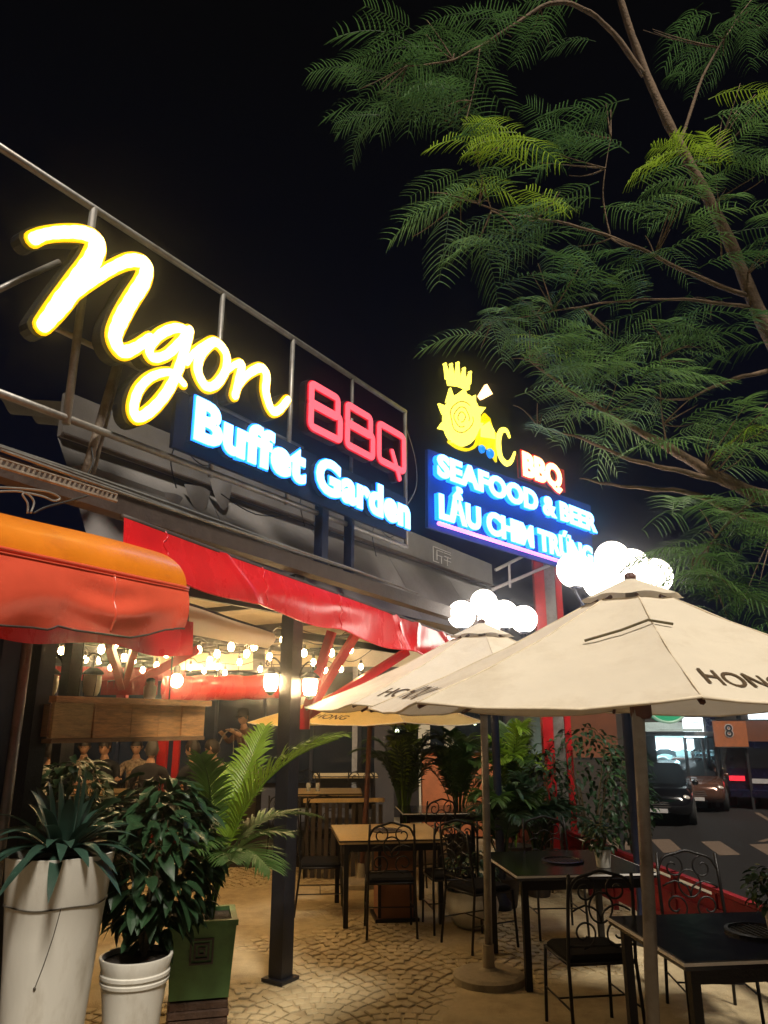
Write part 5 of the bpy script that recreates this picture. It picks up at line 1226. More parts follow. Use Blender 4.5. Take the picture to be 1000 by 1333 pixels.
# fine twigs carry each spray
LM = {m: [leaf_mesh(v, M[m]) for v in range(6)] for m in ('tree_leaf', 'tree_deep', 'tree_young_lit')}
clusters = [ # px, py, rx, ry, depth, leaves, material
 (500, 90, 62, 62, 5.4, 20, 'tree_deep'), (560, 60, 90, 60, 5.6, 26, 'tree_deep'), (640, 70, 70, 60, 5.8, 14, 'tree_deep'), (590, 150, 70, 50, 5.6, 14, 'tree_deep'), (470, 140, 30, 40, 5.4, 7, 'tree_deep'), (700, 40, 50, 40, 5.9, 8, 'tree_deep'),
 (640, 190, 62, 26, 5.35, 8, 'tree_young_lit'), (608, 250, 60, 36, 5.3, 9, 'tree_leaf'), (625, 240, 30, 12, 5.3, 3, 'tree_young_lit'), (575, 285, 55, 34, 5.35, 12, 'tree_leaf'), (650, 320, 60, 46, 5.5, 14, 'tree_deep'), (700, 262, 45, 30, 5.5, 8, 'tree_leaf'), (705, 268, 20, 8, 5.4, 2, 'tree_young_lit'), (720, 200, 60, 40, 5.6, 12, 'tree_deep'), (770, 160, 55, 30, 5.7, 10, 'tree_deep'),
 (905, 195, 62, 16, 5.45, 8, 'tree_young_lit'), (890, 255, 70, 40, 5.6, 14, 'tree_leaf'), (975, 240, 60, 60, 5.6, 14, 'tree_leaf'), (985, 150, 45, 35, 5.6, 8, 'tree_leaf'), (985, 128, 30, 12, 5.5, 3, 'tree_young_lit'), (940, 60, 80, 60, 6.2, 14, 'tree_deep'), (860, 60, 50, 50, 6.4, 6, 'tree_deep'), (985, 10, 40, 30, 6.0, 8, 'tree_deep'), (860, 310, 60, 40, 5.8, 12, 'tree_leaf'), (990, 330, 40, 40, 5.8, 10, 'tree_deep'), (785, 340, 70, 45, 5.8, 16, 'tree_deep'), (720, 360, 50, 40, 5.8, 8, 'tree_deep'),
 (700, 410, 60, 30, 5.9, 12, 'tree_leaf'), (640, 440, 60, 45, 5.9, 16, 'tree_leaf'), (620, 480, 40, 35, 5.8, 10, 'tree_leaf'), (700, 480, 70, 50, 6.0, 22, 'tree_leaf'), (770, 440, 70, 55, 6.0, 22, 'tree_leaf'), (850, 430, 70, 50, 6.1, 22, 'tree_leaf'), (800, 500, 70, 45, 6.1, 20, 'tree_leaf'), (700, 540, 70, 40, 6.1, 18, 'tree_leaf'), (660, 560, 45, 36, 6.1, 10, 'tree_leaf'), (770, 545, 60, 30, 6.1, 12, 'tree_leaf'), (890, 470, 50, 45, 6.2, 12, 'tree_leaf'), (925, 420, 60, 40, 6.3, 14, 'tree_deep'), (680, 450, 40, 15, 5.8, 2, 'tree_young_lit'),
 (975, 550, 50, 35, 5.9, 10, 'tree_leaf'), (985, 555, 25, 14, 5.8, 3, 'tree_young_lit'), (940, 575, 50, 30, 6.1, 10, 'tree_leaf'), (880, 550, 50, 30, 6.2, 10, 'tree_leaf'), (920, 680, 75, 45, 6.0, 26, 'tree_leaf'), (890, 730, 50, 45, 6.0, 20, 'tree_leaf'), (950, 740, 60, 50, 6.1, 20, 'tree_deep'), (985, 660, 40, 40, 6.1, 12, 'tree_leaf'), (1000, 790, 60, 60, 6.6, 16, 'tree_deep'), (930, 790, 40, 40, 6.5, 8, 'tree_deep')]
rr = random.Random(5); leaves = []
allpts = [p for l in LB for p in l]
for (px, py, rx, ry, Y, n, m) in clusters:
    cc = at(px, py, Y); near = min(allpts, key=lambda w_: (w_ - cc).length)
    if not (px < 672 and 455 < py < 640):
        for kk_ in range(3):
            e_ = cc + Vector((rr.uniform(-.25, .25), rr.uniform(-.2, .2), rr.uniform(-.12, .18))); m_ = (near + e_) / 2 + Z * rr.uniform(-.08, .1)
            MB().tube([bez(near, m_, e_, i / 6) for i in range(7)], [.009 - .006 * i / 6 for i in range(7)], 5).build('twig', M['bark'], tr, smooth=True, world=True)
    n = max(2, int(n * .66)) if m != 'tree_young_lit' else n
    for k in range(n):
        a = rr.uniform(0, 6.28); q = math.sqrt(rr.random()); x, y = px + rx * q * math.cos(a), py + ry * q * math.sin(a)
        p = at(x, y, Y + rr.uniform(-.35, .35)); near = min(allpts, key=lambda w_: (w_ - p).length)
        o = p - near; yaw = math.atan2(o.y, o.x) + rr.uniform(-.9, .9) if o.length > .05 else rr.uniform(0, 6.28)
        if m == 'tree_young_lit': yaw = rr.choice([math.pi, 0.2, -2.4]) + rr.uniform(-.5, .5)
        s_ = rr.uniform(.40, .74) * (1.0 if m != 'tree_young_lit' else .85); pit = rr.uniform(-.35, .30)
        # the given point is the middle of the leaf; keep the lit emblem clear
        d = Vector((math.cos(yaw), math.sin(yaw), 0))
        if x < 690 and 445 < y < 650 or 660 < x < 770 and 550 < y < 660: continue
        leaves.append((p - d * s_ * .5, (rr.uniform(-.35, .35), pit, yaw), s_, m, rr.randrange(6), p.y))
order = sorted(range(len(leaves)), key=lambda i: (leaves[i][3] != 'tree_young_lit', leaves[i][5]))
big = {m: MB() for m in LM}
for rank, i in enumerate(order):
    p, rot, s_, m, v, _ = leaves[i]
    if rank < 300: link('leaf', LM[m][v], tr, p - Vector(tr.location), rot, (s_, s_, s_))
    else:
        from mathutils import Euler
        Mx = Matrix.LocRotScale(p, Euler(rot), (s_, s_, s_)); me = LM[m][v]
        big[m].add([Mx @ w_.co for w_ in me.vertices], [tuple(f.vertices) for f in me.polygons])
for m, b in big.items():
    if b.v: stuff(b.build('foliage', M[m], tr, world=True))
# ================================================================== across the street
M['car_black'] = pmat('car_black', (0.006, 0.006, 0.008), 0.12, metal=.2, var=.2, coat=.8)
M['car_brown'] = pmat('car_brown', (0.16, 0.075, 0.05), 0.16, metal=.5, var=.15, coat=.8)
M['car_blue'] = pmat('car_blue', (0.004, 0.007, 0.035), 0.25, metal=.3, var=.2, coat=.6)
M['chrome'] = pmat('chrome', (.55, .53, .5), .12, metal=.95, var=.1)
M['tyre'] = pmat('tyre', (.012, .012, .012), .8, var=.3, bump=.3)
M['head_lens'] = pmat('head_lens', (.55, .5, .45), .08, var=.1, spec=.8)
def loft(secs, closed_ends=True):
    mb = MB(); n = len(secs[0]); vs_ = [p for s_ in secs for p in s_]
    fs_ = [(i * n + j, i * n + (j + 1) % n, (i + 1) * n + (j + 1) % n, (i + 1) * n + j) for i in range(len(secs) - 1) for j in range(n)]
    fs_ += [tuple(range(n - 1, -1, -1)), tuple((len(secs) - 1) * n + j for j in range(n))]
    return mb.add(vs_, fs_)
def car(loc, rz, paint, label, sc=1.0, boxy=False):
    t = thing('parked_car', label, 'car', loc, rz)
    def sec(x, zb, zt, hw, r=.10):
        y, o = hw, []
        for (sy, z, dy) in ((-1, zb, .10), (-1, zb + .10, .02), (-1, (zb + zt) / 2, 0), (-1, zt - .10, .03), (-1, zt, .16), (1, zt, .16), (1, zt - .10, .03), (1, (zb + zt) / 2, 0), (1, zb + .10, .02), (1, zb, .10)):
            o.append(Vector((x, sy * (y - dy), z)))
        return o
    st = [(-2.22, .40, .78, .70), (-2.12, .32, .93, .80), (-1.8, .25, 1.0, .88), (-1.2, .22, 1.02, .91), (0, .21, 1.0, .92), (.9, .22, .98, .91), (1.5, .25, .94, .89), (1.95, .30, .86, .84), (2.15, .36, .76, .74), (2.22, .42, .66, .64)]
    loft([sec(*s_) for s_ in st]).build('body', paint, t, auto=R(50))
    bx0, bx1, rx0, rx1 = (-2.05, 1.02, -1.75, .30); bw, rw, z0, z1 = .80, .62, .96, 1.52
    def cab(x, z, hw): return [Vector((x, -hw, z))]
    base = [(bx0, -bw), (bx1, -bw * .95), (bx1, bw * .95), (bx0, bw)]; roof = [(rx0, -rw), (rx1, -rw), (rx1, rw), (rx0, rw)]
    mb = MB(); mb.add([Vector((x, y, z0)) for x, y in base] + [Vector((x * .99, y * 1.02, z1 - .05)) for x, y in roof] + [Vector((x * .88, y * .9, z1)) for x, y in roof],
                      [(0, 1, 5, 4), (1, 2, 6, 5), (2, 3, 7, 6), (3, 0, 4, 7), (4, 5, 9, 8), (5, 6, 10, 9), (6, 7, 11, 10), (7, 4, 8, 11), (8, 9, 10, 11)])
    mb.build('cabin', paint, t)
    def pane(nm, a, b_, c, d, out):
        P = [Vector(p) for p in (a, b_, c, d)]; o = Vector(out) * .012; ce_ = sum(P, Vector()) / 4
        P = [ce_ + (p - ce_) * .9 for p in P]; MB().add([p + o for p in P] + [p - o * .5 for p in P], [(0, 1, 2, 3), (7, 6, 5, 4), (0, 4, 5, 1), (1, 5, 6, 2), (2, 6, 7, 3), (3, 7, 4, 0)]).build(nm, M['glass_dark'], t)
    pane('windscreen', (bx1, -bw * .95, z0), (bx1, bw * .95, z0), (rx1, rw, z1 - .05), (rx1, -rw, z1 - .05), (.6, 0, .8))
    pane('rear_window', (bx0, bw, z0), (bx0, -bw, z0), (rx0, -rw, z1 - .05), (rx0, rw, z1 - .05), (-1, 0, .4))
    for s_ in (-1, 1):
        xm, xr = -.42, -.62
        pane('side_window', (bx1 - .08, s_ * bw * .955, z0 + .02), (xm, s_ * bw * .97, z0 + .02), (xr, s_ * rw * 1.02, z1 - .06), (rx1 - .05, s_ * rw * 1.02, z1 - .06), (0, s_ * 1, .3))
        pane('side_window', (xm, s_ * bw * .97, z0 + .02), (bx0 + .15, s_ * bw, z0 + .02), (rx0 + .1, s_ * rw * 1.02, z1 - .06), (xr, s_ * rw * 1.02, z1 - .06), (0, s_ * 1, .3))
        MB().tube([Vector((bx1 - .05, s_ * .825, z0 + .025)), Vector((bx0 + .1, s_ * .835, z0 + .03))], .012, 6).build('belt_trim', M['chrome'], t)
        MB().ball((.80, s_ * .98, 1.03), .1, 10, 8, (.7, .9, .75)).build('mirror', paint, t, smooth=True)
        hl = MB().ball((2.0, s_ * .62, .72), .13, 12, 8, (.9, 1.5, .6)).build('headlight', M['head_lens'], t, smooth=True)
        MB().ball((-2.08, s_ * .68, .82), .12, 10, 8, (.7, 1.0, 1.1)).build('tail_light', M['red_paint'], t, smooth=True)
        for z in (.80,):
            for x in (.1, -.9): MB().box((x, s_ * .925, z), (.16, .02, .025)).build('door_handle', M['chrome'], t)
        MB().tube([Vector((1.0, s_ * .92, .42)), Vector((-1.0, s_ * .925, .42))], .02, 6).build('sill_trim', M['chrome'], t)
        for x in (1.38, -1.32):
            w_ = MB().lathe([(.20, -.10), (.32, -.10), (.34, -.06), (.34, .06), (.32, .10), (.20, .10)], (x, s_ * .82, .34), 26, axis=Vector((0, 1, 0))).build('wheel', M['tyre'], t, smooth=True)
            MB().lathe([(.215, .0), (.215, .02), (.19, .012), (.06, .03), (.0, .03)], (x, s_ * .82 + s_ * .09, .34), 20, axis=Vector((0, s_, 0))).build('rim', M['chrome'], w_)
            for k in range(5):
                a = k * 1.2566; d = Vector((math.cos(a), 0, math.sin(a))); MB().beam(Vector((x, s_ * .93, .34)) + d * .04, Vector((x, s_ * .93, .34)) + d * .2, .04, .012, Vector((0, 1, 0))).build('spoke', M['chrome'], w_)
    for k in range(3): MB().box((2.20, 0, .50 + .055 * k), (.06, .62 - .05 * k, .02)).build('grille_bar', M['chrome'], t)
    MB().box((2.235, 0, .40), (.02, .46, .10)).build('number_plate', M['white_frame'], t)
    return t
hd = math.atan2(-.93, -.36)
c = gnd(893, 1076, ROADZ)
car(Vector((c.x + .1, c.y + 2.0, ROADZ)), hd, M['car_black'], 'black parked car with a pale headlight behind the parasol pole')
c = gnd(948, 1063, ROADZ); car(Vector((c.x + .3, c.y + 3.0, ROADZ)), hd, M['car_brown'], 'bronze brown parked car just behind the black one')
# blue van seen from behind
c = gnd(1030, 1064, ROADZ) + Vector((.5, 1.5, 0))
v = thing('delivery_van', 'dark blue van with a glowing red tail light', 'van', Vector((c.x, c.y + 1.2, ROADZ)), R(-22))
loft([[Vector((x, y, z)) for x, z in ((-.92, .35), (-.97, .8), (-.95, 1.35), (-.82, 1.98), (-.7, 2.06), (.7, 2.06), (.82, 1.98), (.95, 1.35), (.97, .8), (.92, .35))] for y in (-.75, -.70, 1.5, 3.2)]).build('body', M['car_blue'], v, auto=R(40))
MB().box((0, -.765, 1.55), (1.45, .02, .60)).build('rear_window', M['glass_dark'], v)
MB().box((0, -.80, .48), (1.9, .14, .22), 0, .03).build('bumper', M['car_blue'], v)
for s_ in (-1, 1): MB().box((s_ * .68, -.775, .92), (.46, .03, .15)).build('tail_light', M['tail_red'], v)
MB().box((0, -.77, .85), (.5, .02, .14)).build('number_plate', M['white_frame'], v)
for s_ in (-1, 1):
    for y in (-.1, 2.5): 
        w_ = MB().lathe([(.2, -.1), (.33, -.1), (.34, 0), (.33, .1), (.2, .1)], (s_ * .85, y, .34), 20, axis=Vector((1, 0, 0))).build('wheel', M['tyre'], v, smooth=True)
        MB().lathe([(.2, 0), (.2, .02), (0, .03)], (s_ * .93, y, .34), 14, axis=Vector((s_, 0, 0))).build('rim', M['chrome'], w_)
    MB().tube([Vector((s_ * .965, -.7, 1.35)), Vector((s_ * .84, -.7, 1.95))], .02, 6).build('pillar_trim', M['chrome'], v)
# lit kiosk
KY = 26.0
kx0, kx1 = at(815, 960, KY).x, at(931, 960, KY).x; zk = lambda y: at(870, y, KY).z
kk = thing('food_kiosk', 'brightly lit street kiosk with a glowing counter window', 'kiosk', ((kx0 + kx1) / 2, KY, ROADZ))
mid = (kx0 + kx1) / 2; W_ = kx1 - kx0
M['kiosk_wall'] = pmat('kiosk_wall', (.10, .15, .17), .6, var=.2); M['kiosk_in'] = pmat('kiosk_in', (.6, .75, .76), .6, var=.2, scale=2)
xL = at(851, 960, KY).x; xM = at(899, 960, KY).x
MB().box(((kx0 + xL) / 2, KY, (zk(958) + ROADZ) / 2), (xL - kx0, .3, zk(958) - ROADZ)).build('side_wall', M['darkwall'], kk, world=True)
MB().box((mid, KY + 1.8, (zk(940) + ROADZ) / 2), (W_, .2, zk(940) - ROADZ)).build('back_wall', M['kiosk_in'], kk, world=True)
MB().box((kx1, KY + .9, (zk(958) + ROADZ) / 2), (.12, 2.0, zk(958) - ROADZ)).build('side_wall', M['kiosk_wall'], kk, world=True)
MB().box(((xL + kx1) / 2, KY + .1, (zk(1001) + ROADZ) / 2), (kx1 - xL, .6, zk(1001) - ROADZ)).build('counter', M['kiosk_wall'], kk, world=True)
MB().box((mid, KY + .5, zk(955)), (W_ + .5, 2.4, .14)).build('roof_slab', M['roof_sheet'], kk, world=True)
MB().box((mid - .5, KY - .9, zk(950)), (W_ - .9, .9, .08)).build('awning_lip', M['kiosk_in'], kk, world=True)
MB().box(((xL + xM) / 2 + .05, KY - .05, (zk(961) + zk(975)) / 2), (xM - xL, .10, zk(961) - zk(975))).build('lightbox', M['screen'], kk, world=True)
MB().box((xM, KY, (zk(976) + zk(1001)) / 2), (.09, .1, zk(976) - zk(1001))).build('mullion', M['white_frame'], kk, world=True)
MB().box(((xM + xL) / 2, KY + .9, zk(976) - .02), (1.0, .4, .05)).build('ceiling_light', M['kiosk_light'], kk, world=True)
MB().box(((kx1 + xM) / 2, KY + .9, zk(976) - .02), (.5, .3, .05)).build('ceiling_light', M['kiosk_light'], kk, world=True)
MB().box(((kx1 + xM) / 2, KY + .02, (zk(962) + zk(976)) / 2), (kx1 - xM - .1, .06, zk(962) - zk(976))).build('panel', M['kiosk_wall'], kk, world=True)
for k, y in enumerate((979, 985, 991, 997)):
    MB().box(((kx1 + xM) / 2, KY + .25, zk(y)), (kx1 - xM - .1, .3, .03)).build('shelf', M['kiosk_in'], kk, world=True)
    rr = random.Random(k)
    for j in range(7):
        x = xM + .12 + (kx1 - xM - .3) * (j + rr.uniform(0, .5)) / 7; MB().box((x, KY + .2, zk(y) + .05), (.06, .06, .08)).build('bottle', M[('glass_dark', 'kiosk_wall', 'white_frame')[j % 3]], kk, world=True)
MB().ball((at(870, 993, KY).x, KY + .5, zk(993)), .26, 16, 10, (1, .7, .7)).build('food_bowl', M['white_frame'], kk, smooth=True, world=True)
MB().grid(lambda u, v: Vector((xL + .02 + .75 * u, KY + .2, zk(979) - .18 * v - .1 * math.sin(u * math.pi) * 0 + .12 * math.sin(u * math.pi))), 12, 3).build('arched_panel', M['kiosk_wall'], kk, world=True)
def board(px0, px1, py0, py1, Y, m, label, name='sign_board', th=.06):
    a, b_ = at(px0, py1, Y), at(px1, py0, Y); t = thing(name, label, 'sign', (a.x, Y, a.z))
    MB().box(((b_.x - a.x) / 2, 0, (b_.z - a.z) / 2), (b_.x - a.x, th, b_.z - a.z)).build('face', m, t)
    for x in (.04, b_.x - a.x - .04): MB().box((x, .10, (ROADZ - a.z) / 2), (.08, .08, a.z - ROADZ)).build('support', M['dark'], t)
    fr_ = th / 2 + .01
    for (x, z, lx, lz) in (((b_.x - a.x) / 2, b_.z - a.z + .02, b_.x - a.x + .08, .04), ((b_.x - a.x) / 2, -.02, b_.x - a.x + .08, .04)): MB().box((x, 0, z), (lx, th + .02, lz)).build('frame', M['dark'], t)
    return t, b_.x - a.x, b_.z - a.z
t, w_, h_ = board(891, 914, 934, 960, 25.4, M['screen'], 'bright white lit menu board above the kiosk')
for k in range(4): MB().box((w_ * .55, -.036, h_ * (.25 + .16 * k)), (w_ * (.5 - .08 * (k % 2)), .006, .03)).build('menu_line', M['kiosk_wall'], t)
board(920, 930, 930, 960, 25.6, M['car_blue'], 'narrow dark blue board beside the lit menu board')
t, w_, h_ = board(931, 970, 938, 972, 25.0, M['orange_wall'], 'orange street board with a white outlined numeral 8')
g = MB(); vs_, fs_, bd = glyph('8', .02); sc_ = .38 / .7
put_glyph(g, '8', .045, lambda x, y, c: Vector((w_ * .33 + x * sc_, -.033 - c, h_ * .38 + y * sc_)), 0, .01); o_ = g.build('numeral', M['white_frame'], t)
g = MB(); put_glyph(g, '8', .0, lambda x, y, c: Vector((w_ * .33 + x * sc_, -.044 - c, h_ * .38 + y * sc_)), 0, .01); g.build('numeral_core', M['dark'], o_)
board(971, 1030, 938, 968, 25.3, M['brown_panel'], 'brown street board beyond the orange one')
board(975, 1000, 926, 937, 27, M['screen'], 'small pale lit panel above the brown street board')
board(738, 800, 922, 986, 14.0, M['brown_panel'], 'plain brown board behind the dense dark shrub')
# oval green sign
p = at(868, 922, 17.0); t = thing('oval_sign', 'green and white oval lit sign hanging above the kiosk', 'lit sign', (p.x, p.y, p.z))
M['green_glow'] = emat('green_glow', (.05, .55, .25), .42); M['pale_green'] = emat('pale_green', (.45, .7, .5), .35)
MB().ball((0, 0, 0), .42, 28, 14, (1.05, .22, .78)).build('face', M['green_glow'], t, smooth=True)
MB().tube([Vector((.40 * math.cos(a), -.05, .30 * math.sin(a))) for a in [i * math.pi / 16 for i in range(32)]], .03, 6, closed=True).build('rim', M['pale_green'], t, smooth=True)
MB().box((.12, -.10, -.02), (.36, .02, .10)).build('name_band', M['pale_green'], t)
MB().tube([(0, 0, .3), (0, 0, 1.2)], .02, 6).build('hanger', M['dark'], t)
# rounded teal panel behind the bright palm
p = at(694, 950, 11.5); t = thing('rounded_panel', 'grey-teal rounded panel standing behind the bright palm', 'panel', (p.x, p.y, 0))
M['teal'] = pmat('teal', (.16, .22, .20), .5, var=.2)
def rp(u, v):
    z = at(694, 1000, 11.5).z + (at(694, 918, 11.5).z - at(694, 1000, 11.5).z) * v; return Vector((-.20 + .42 * u - .03 * (1 - v) + .10 * v * (1 - u), -.08 * math.sin(u * math.pi), z))
MB().grid(rp, 12, 10).build('panel', M['teal'], t, smooth=True); MB().box((0, .05, at(694, 1000, 11.5).z / 2), (.3, .06, at(694, 1000, 11.5).z)).build('stand', M['dark'], t)
# dark houses closing the street
rr = random.Random(9)
for k in range(7):
    x = -6 + 6.2 * k; hh = rr.uniform(4.5, 7.5); t = thing('street_house', ('unlit house at the deep end of the street, behind the dining room', 'unlit house behind the orange service counter', 'unlit house behind the red sign pillar', 'unlit house behind the dense dark shrub', 'unlit house directly behind the lit kiosk', 'unlit house behind the orange board', 'unlit house behind the blue van')[k], 'house', (x, 34, ROADZ))
    MB().box((0, 2, hh / 2), (6.0, 4, hh)).build('wall', M['darkwall'], t); MB().box((0, 1.9, hh + .1), (6.1, 4.3, .2)).build('roof', M['dark'], t)
    for i in range(3):
        for j in range(2):
            wn = MB().box((-2 + 2 * i, -.02, 1.4 + 2.3 * j), (.9, .08, 1.2)).build('window', M['glass_dark'], t); MB().box((-2 + 2 * i, -.06, .76 + 2.3 * j), (1.0, .16, .06)).build('sill', M['concrete'], wn)
# ================================================================== diners and cook
M['skin'] = pmat('skin', (.42, .24, .15), .55, var=.08, scale=8); M['hair'] = pmat('hair', (.012, .009, .008), .45, var=.3, scale=30, bump=.4, bscale=120, stretch=(1, 1, .2)); M['hair_grey'] = pmat('hair_grey', (.06, .055, .05), .5, var=.3, scale=30)
M['lip'] = pmat('lip', (.30, .08, .06), .5); M['eye'] = pmat('eye', (.01, .008, .008), .2); M['trouser'] = pmat('trouser', (.02, .02, .03), .8)
def cloth(n, c, var=.15, scale=8, **k): M[n] = pmat(n, c, .85, var=var, scale=scale, bump=.25, bscale=50, **k); return M[n]
def person(loc, yaw, shirt, label, hair='hair', long_hair=False, stand=False, lean=0.0, turn=0.0, arms=((.14, .34, .80), (-.14, .34, .80)), cap=None, glasses=False):
    t = thing('person', label, 'person', loc, yaw)
    dz = .46 if stand else 0.0; L = lambda z: lean * max(0, z - .45)
    J = {}
    def j(n, x, y, z, r): J[n] = (Vector((x, y + L(z), z + dz)), r)
    j('pelvis', 0, 0, .50, .155); j('waist', 0, -.01, .68, .135); j('chest', 0, .0, .90, .155); j('collar', 0, .0, 1.04, .11); j('neck', 0, .015, 1.12, .055); j('skull', 0, .03, 1.20, .06)
    E = [('pelvis', 'waist'), ('waist', 'chest'), ('chest', 'collar'), ('collar', 'neck'), ('neck', 'skull')]
    for s_, nm, wr in ((1, 'r', arms[0]), (-1, 'l', arms[1])):
        j('sho' + nm, s_ * .185, -.005, 1.02, .068); sh = J['sho' + nm][0]; w_ = Vector((wr[0], wr[1] + L(wr[2]), wr[2] + dz))
        el = (sh + w_) / 2 + Vector((s_ * .09, -.08, -.12)); J['elb' + nm] = (el, .045); J['wri' + nm] = (w_, .030)
        E += [('collar', 'sho' + nm), ('sho' + nm, 'elb' + nm), ('elb' + nm, 'wri' + nm)]
        if stand:
            J['hip' + nm] = (Vector((s_ * .09, 0, .90)), .095); J['kne' + nm] = (Vector((s_ * .10, .02, .50)), .062); J['ank' + nm] = (Vector((s_ * .10, -.02, .09)), .042); J['toe' + nm] = (Vector((s_ * .11, .15, .035)), .036)
        else:
            J['hip' + nm] = (Vector((s_ * .09, .02, .50)), .095); J['kne' + nm] = (Vector((s_ * .12, .43, .50)), .062); J['ank' + nm] = (Vector((s_ * .12, .41, .09)), .042); J['toe' + nm] = (Vector((s_ * .12, .57, .035)), .036)
        E += [('pelvis', 'hip' + nm), ('hip' + nm, 'kne' + nm), ('kne' + nm, 'ank' + nm), ('ank' + nm, 'toe' + nm)]
    keys = list(J); me = bpy.data.meshes.new('sk'); me.from_pydata([tuple(J[k][0]) for k in keys], [(keys.index(a), keys.index(b_)) for a, b_ in E], [])
    o = bpy.data.objects.new('sk', me); C.objects.link(o); sk = o.modifiers.new('s', 'SKIN'); sk.use_smooth_shade = True
    for i, k in enumerate(keys): sv = me.skin_vertices[0].data[i]; sv.radius = (J[k][1], J[k][1] * (.72 if k in ('pelvis', 'waist', 'chest', 'collar') else 1)); sv.use_root = (k == 'pelvis')
    ss_ = o.modifiers.new('ss', 'SUBSURF'); ss_.levels = 2; ss_.render_levels = 2
    dg = bpy.context.evaluated_depsgraph_get(); bm_ = bpy.data.meshes.new_from_object(o.evaluated_get(dg)); bpy.data.objects.remove(o)
    mb = MB(); vs_ = [v.co.copy() for v in bm_.vertices]; mb.v = vs_
    for p in bm_.polygons:
        c = p.center; near = min(keys, key=lambda k: (J[k][0] - c).length / (J[k][1] + .03))
        mb.f.append(list(p.vertices)); mb.m.append(1 if near in ('neck', 'skull') or near.startswith('wri') else 2 if near[:3] in ('kne', 'ank', 'hip') else 3 if near[:3] == 'toe' else 0)
    # hands: palm, four fingers, thumb
    mb.mi = 1
    for nm in ('r', 'l'):
        w_ = J['wri' + nm][0]; d = (w_ - J['elb' + nm][0]).normalized(); s_ = d.cross(Z).normalized(); n_ = s_.cross(d)
        mb.tube([w_ - d * .01, w_ + d * .04, w_ + d * .085], [.026, .034, .032], 8)
        for k in range(4):
            b0 = w_ + d * .08 + s_ * (-.027 + .018 * k); l = (.062, .072, .068, .052)[k]; mb.tube([b0, b0 + d * l * .5 - n_ * .006, b0 + d * l - n_ * .028], [.0095, .009, .0065], 6)
        sg_ = 1 if nm == 'l' else -1; b0 = w_ + d * .03 + s_ * .03 * sg_; mb.tube([b0, b0 + d * .03 + s_ * .025 * sg_, b0 + d * .058 + s_ * .03 * sg_ - n_ * .015], [.011, .010, .007], 6)
    # head
    hc = J['skull'][0] + Vector((0, .012, .085)); Rt = Matrix.Rotation(turn, 3, 'Z') @ Matrix.Rotation(-lean * .8 - .12, 3, 'X')
    H_ = lambda x, y, z: hc + Rt @ Vector((x, y, z))
    n, m = 18, 14; b0 = len(mb.v)
    for i in range(m + 1):
        th = math.pi * i / m
        for k in range(n):
            a = 2 * math.pi * k / n; x, y, z = math.sin(th) * math.cos(a), math.sin(th) * math.sin(a), math.cos(th)
            jaw = 1 - .30 * max(0, -z - .1) ; X = .076 * x * jaw; Y = .098 * y * (1 - .12 * max(0, -z)); Zz = .118 * z
            if y > .5: Y += .010 * max(0, -z) - .006 * math.exp(-((z - .05) / .15) ** 2) * (abs(x) > .15)
            mb.v.append(H_(X, Y, Zz))
    for i in range(m):
        for k in range(n): mb.f.append([b0 + i * n + k, b0 + (i + 1) * n + k, b0 + (i + 1) * n + (k + 1) % n, b0 + i * n + (k + 1) % n]); mb.m.append(1)
    mb.add([H_(-.012, .088, -.028), H_(.012, .088, -.028), H_(0, .118, -.030), H_(0, .094, .022), H_(0, .090, -.040)], [(0, 2, 3), (2, 1, 3), (0, 4, 2), (4, 1, 2)])
    for s_ in (-1, 1): mb.tube([H_(s_ * .074, -.005, -.03), H_(s_ * .086, -.012, .0), H_(s_ * .078, -.008, .03)], [.008, .014, .008], 6)
    mb.mi = 4
    for s_ in (-1, 1): mb.ball(H_(s_ * .030, .087, .006), .0095, 8, 6, (1.3, .5, .7)); mb.tube([H_(s_ * .014, .096, .030), H_(s_ * .048, .084, .028)], .0035, 5)
    mb.mi = 5; mb.tube([H_(-.022, .090, -.060), H_(0, .099, -.060), H_(.022, .090, -.060)], [.003, .006, .003], 5)
    if glasses:
        mb.mi = 4
        for s_ in (-1, 1): mb.tube([H_(s_ * .031 + .02 * math.cos(a), .101, .004 + .016 * math.sin(a)) for a in [i * math.pi / 6 for i in range(12)]], .003, 4, closed=True)
    mb.build('body', [shirt, M['skin'], M['trouser'], M['tyre'], M['eye'], M['lip']], t, smooth=True)
    # hair shell
    hb = MB(); n, m = 20, 10
    def hs_(u, v):
        a = 2 * math.pi * u; y_ = math.sin(a); lim = R(80) if y_ > .45 else R(100) if y_ > -.1 else R(128 if not long_hair else 150); th = lim * v
        x, y, z = math.sin(th) * math.cos(a), math.sin(th) * math.sin(a), math.cos(th); k = 1.13 + .03 * math.sin(a * 7 + v * 5)
        return H_(.078 * x * k, .099 * y * k - .004, .120 * z * k + .004)
    hb.grid(hs_, n, m); hb.build('hair', M[hair], t, smooth=True)
    if long_hair:
        def lh(u, v):
            a = math.pi + math.pi * u; return H_(.088 * math.cos(a) * (1 + .1 * v), .10 * math.sin(a) - .005 - .02 * v, .03 - .27 * v)
        MB().grid(lh, 14, 8).build('hair', M[hair], t, smooth=True)
    if cap:
        MB().lathe([(.092, .02), (.096, .06), (.085, .11), (.05, .135), (0, .14)], hc + Rt @ Vector((0, -.002, .012)), 20, cap=False).build('cap', M[cap], t, smooth=True)
        MB().grid(lambda u, v: H_(-.07 + .14 * u, .085 + .075 * v * math.sin(math.pi * (.15 + .7 * u)), .05 - .015 * v), 8, 4).build('cap_brim', M[cap], t, smooth=True)
    return t
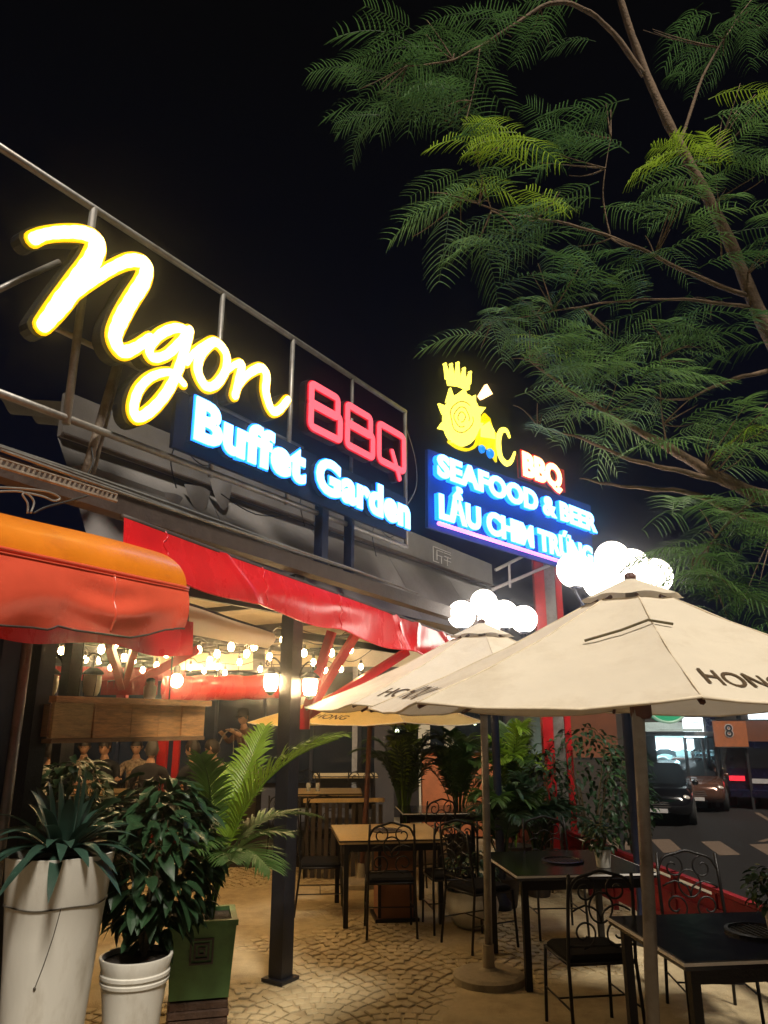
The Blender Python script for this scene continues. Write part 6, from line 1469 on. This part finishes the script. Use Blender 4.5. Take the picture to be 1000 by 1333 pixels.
cloth('shirt_dark', (.012, .014, .02)); cloth('shirt_cream', (.30, .26, .20)); cloth('shirt_floral', (.12, .03, .035), var=.6, scale=26, col2=(.62, .5, .36)); cloth('shirt_charcoal', (.02, .02, .025)); cloth('shirt_brown', (.16, .09, .07)); cloth('shirt_white', (.6, .57, .5))
DZ = DECKZ + .02
def pp(px, Y): return at(px, 985, Y).x
TX, TY = at(175, 1000, 11.0).x, 11.1
person((pp(178, 11.85), 11.85, DZ), R(180), M['shirt_floral'], 'seated diner in a floral top facing the terrace, hands at the table', long_hair=False, turn=R(6), arms=((.16, .32, .84), (-.10, .30, .92)))
person((pp(137, 11.75), 11.75, DZ), R(176), M['shirt_dark'], 'seated diner with glasses in dark clothes beside the floral top', glasses=True, turn=R(-20))
person((pp(110, 11.8), 11.8, DZ), R(180), M['shirt_cream'], 'seated diner in pale top half hidden by the round shrub', turn=R(15))
person((pp(195, 10.35), 10.40, DZ), R(6), M['shirt_charcoal'], 'grey-haired diner in a dark jacket seen from behind', hair='hair_grey', turn=R(10))
person((pp(252, 10.55), 10.60, DZ), R(62), M['shirt_dark'], 'dark-clad diner in profile between red column and palm', turn=R(10))
person((pp(291, 10.9), 11.0, DZ), R(75), M['shirt_cream'], 'diner in a cream patterned shirt leaning to the table', lean=.22, turn=R(8))
person((pp(60, 9.8), 9.9, DZ), R(-40), M['shirt_white'], 'diner in a white shirt beside the dark canopy post', turn=R(0))
person((at(326, 960, 12.6).x, 12.6, DECKZ), R(150), M['shirt_brown'], 'standing cook in a dark cap and brown shirt bending over the grill', stand=True, lean=.22, cap='shirt_dark', arms=((.16, .36, 1.02), (-.10, .38, 1.06)))
# dining chairs under the seated guests
for k, (x, y, rz, lb) in enumerate(((pp(178, 11.85), 11.85, R(180), 'iron chair holding the floral top diner'), (pp(137, 11.75), 11.75, R(176), 'iron chair holding the diner with glasses'), (pp(110, 11.8), 11.8, R(180), 'iron chair holding the pale top diner'), (pp(195, 10.35), 10.4, R(6), 'iron chair holding the grey-haired diner'), (pp(252, 10.55), 10.6, R(62), 'iron chair holding the dark-clad diner in profile'), (pp(291, 10.9), 11.0, R(75), 'iron chair with oval loop back holding the cream shirt diner'), (pp(60, 9.8), 9.9, R(-40), 'iron chair holding the white shirt diner'))):
    chair(x, y, rz, lb, DECKZ if y > 10.55 else DECKZ)
# grill hoop the cook bends over
p = at(302, 985, 12.2); t = thing('grill_stand', 'steel hoop stand over the cook\'s grill', 'grill', (p.x, 12.2, DECKZ))
MB().tube([Vector((.27 * math.cos(a), 0, .95 + .62 * math.sin(a))) for a in [i * math.pi / 14 for i in range(15)]], .010, 6).build('hoop', M['galv'], t, smooth=True)
MB().tube([Vector((.0, 0, 1.56)), Vector((.02, 0, 1.2))], .006, 6).build('hook', M['galv'], t); MB().tube([Vector((.12, 0, 1.5)), Vector((.16, 0, 1.0))], .006, 6).build('hook', M['galv'], t)
MB().box((0, 0, .46), (.9, .5, .90)).build('grill_body', M['darkwall'], t); MB().box((0, 0, .93), (.95, .55, .04)).build('grill_top', M['galv'], t)
for k, dx in enumerate((.25, .33)):
    pass
# ================================================================== thin haze round the whole scene, added so lamps and signs glow
hm = bpy.data.materials.new('haze'); hm.use_nodes = True; t = hm.node_tree
t.nodes.remove(t.nodes['Principled BSDF']); pv = t.nodes.new('ShaderNodeVolumePrincipled')
pv.inputs['Density'].default_value = 0.0075; pv.inputs['Anisotropy'].default_value = 0.97; pv.inputs['Color'].default_value = (0.92, 0.94, 1.0, 1)
t.links.new(pv.outputs[0], t.nodes['Material Output'].inputs['Volume'])
stuff(MB().box((0, 0, 3.55), (244, 244, 11.0)).build('haze', hm))
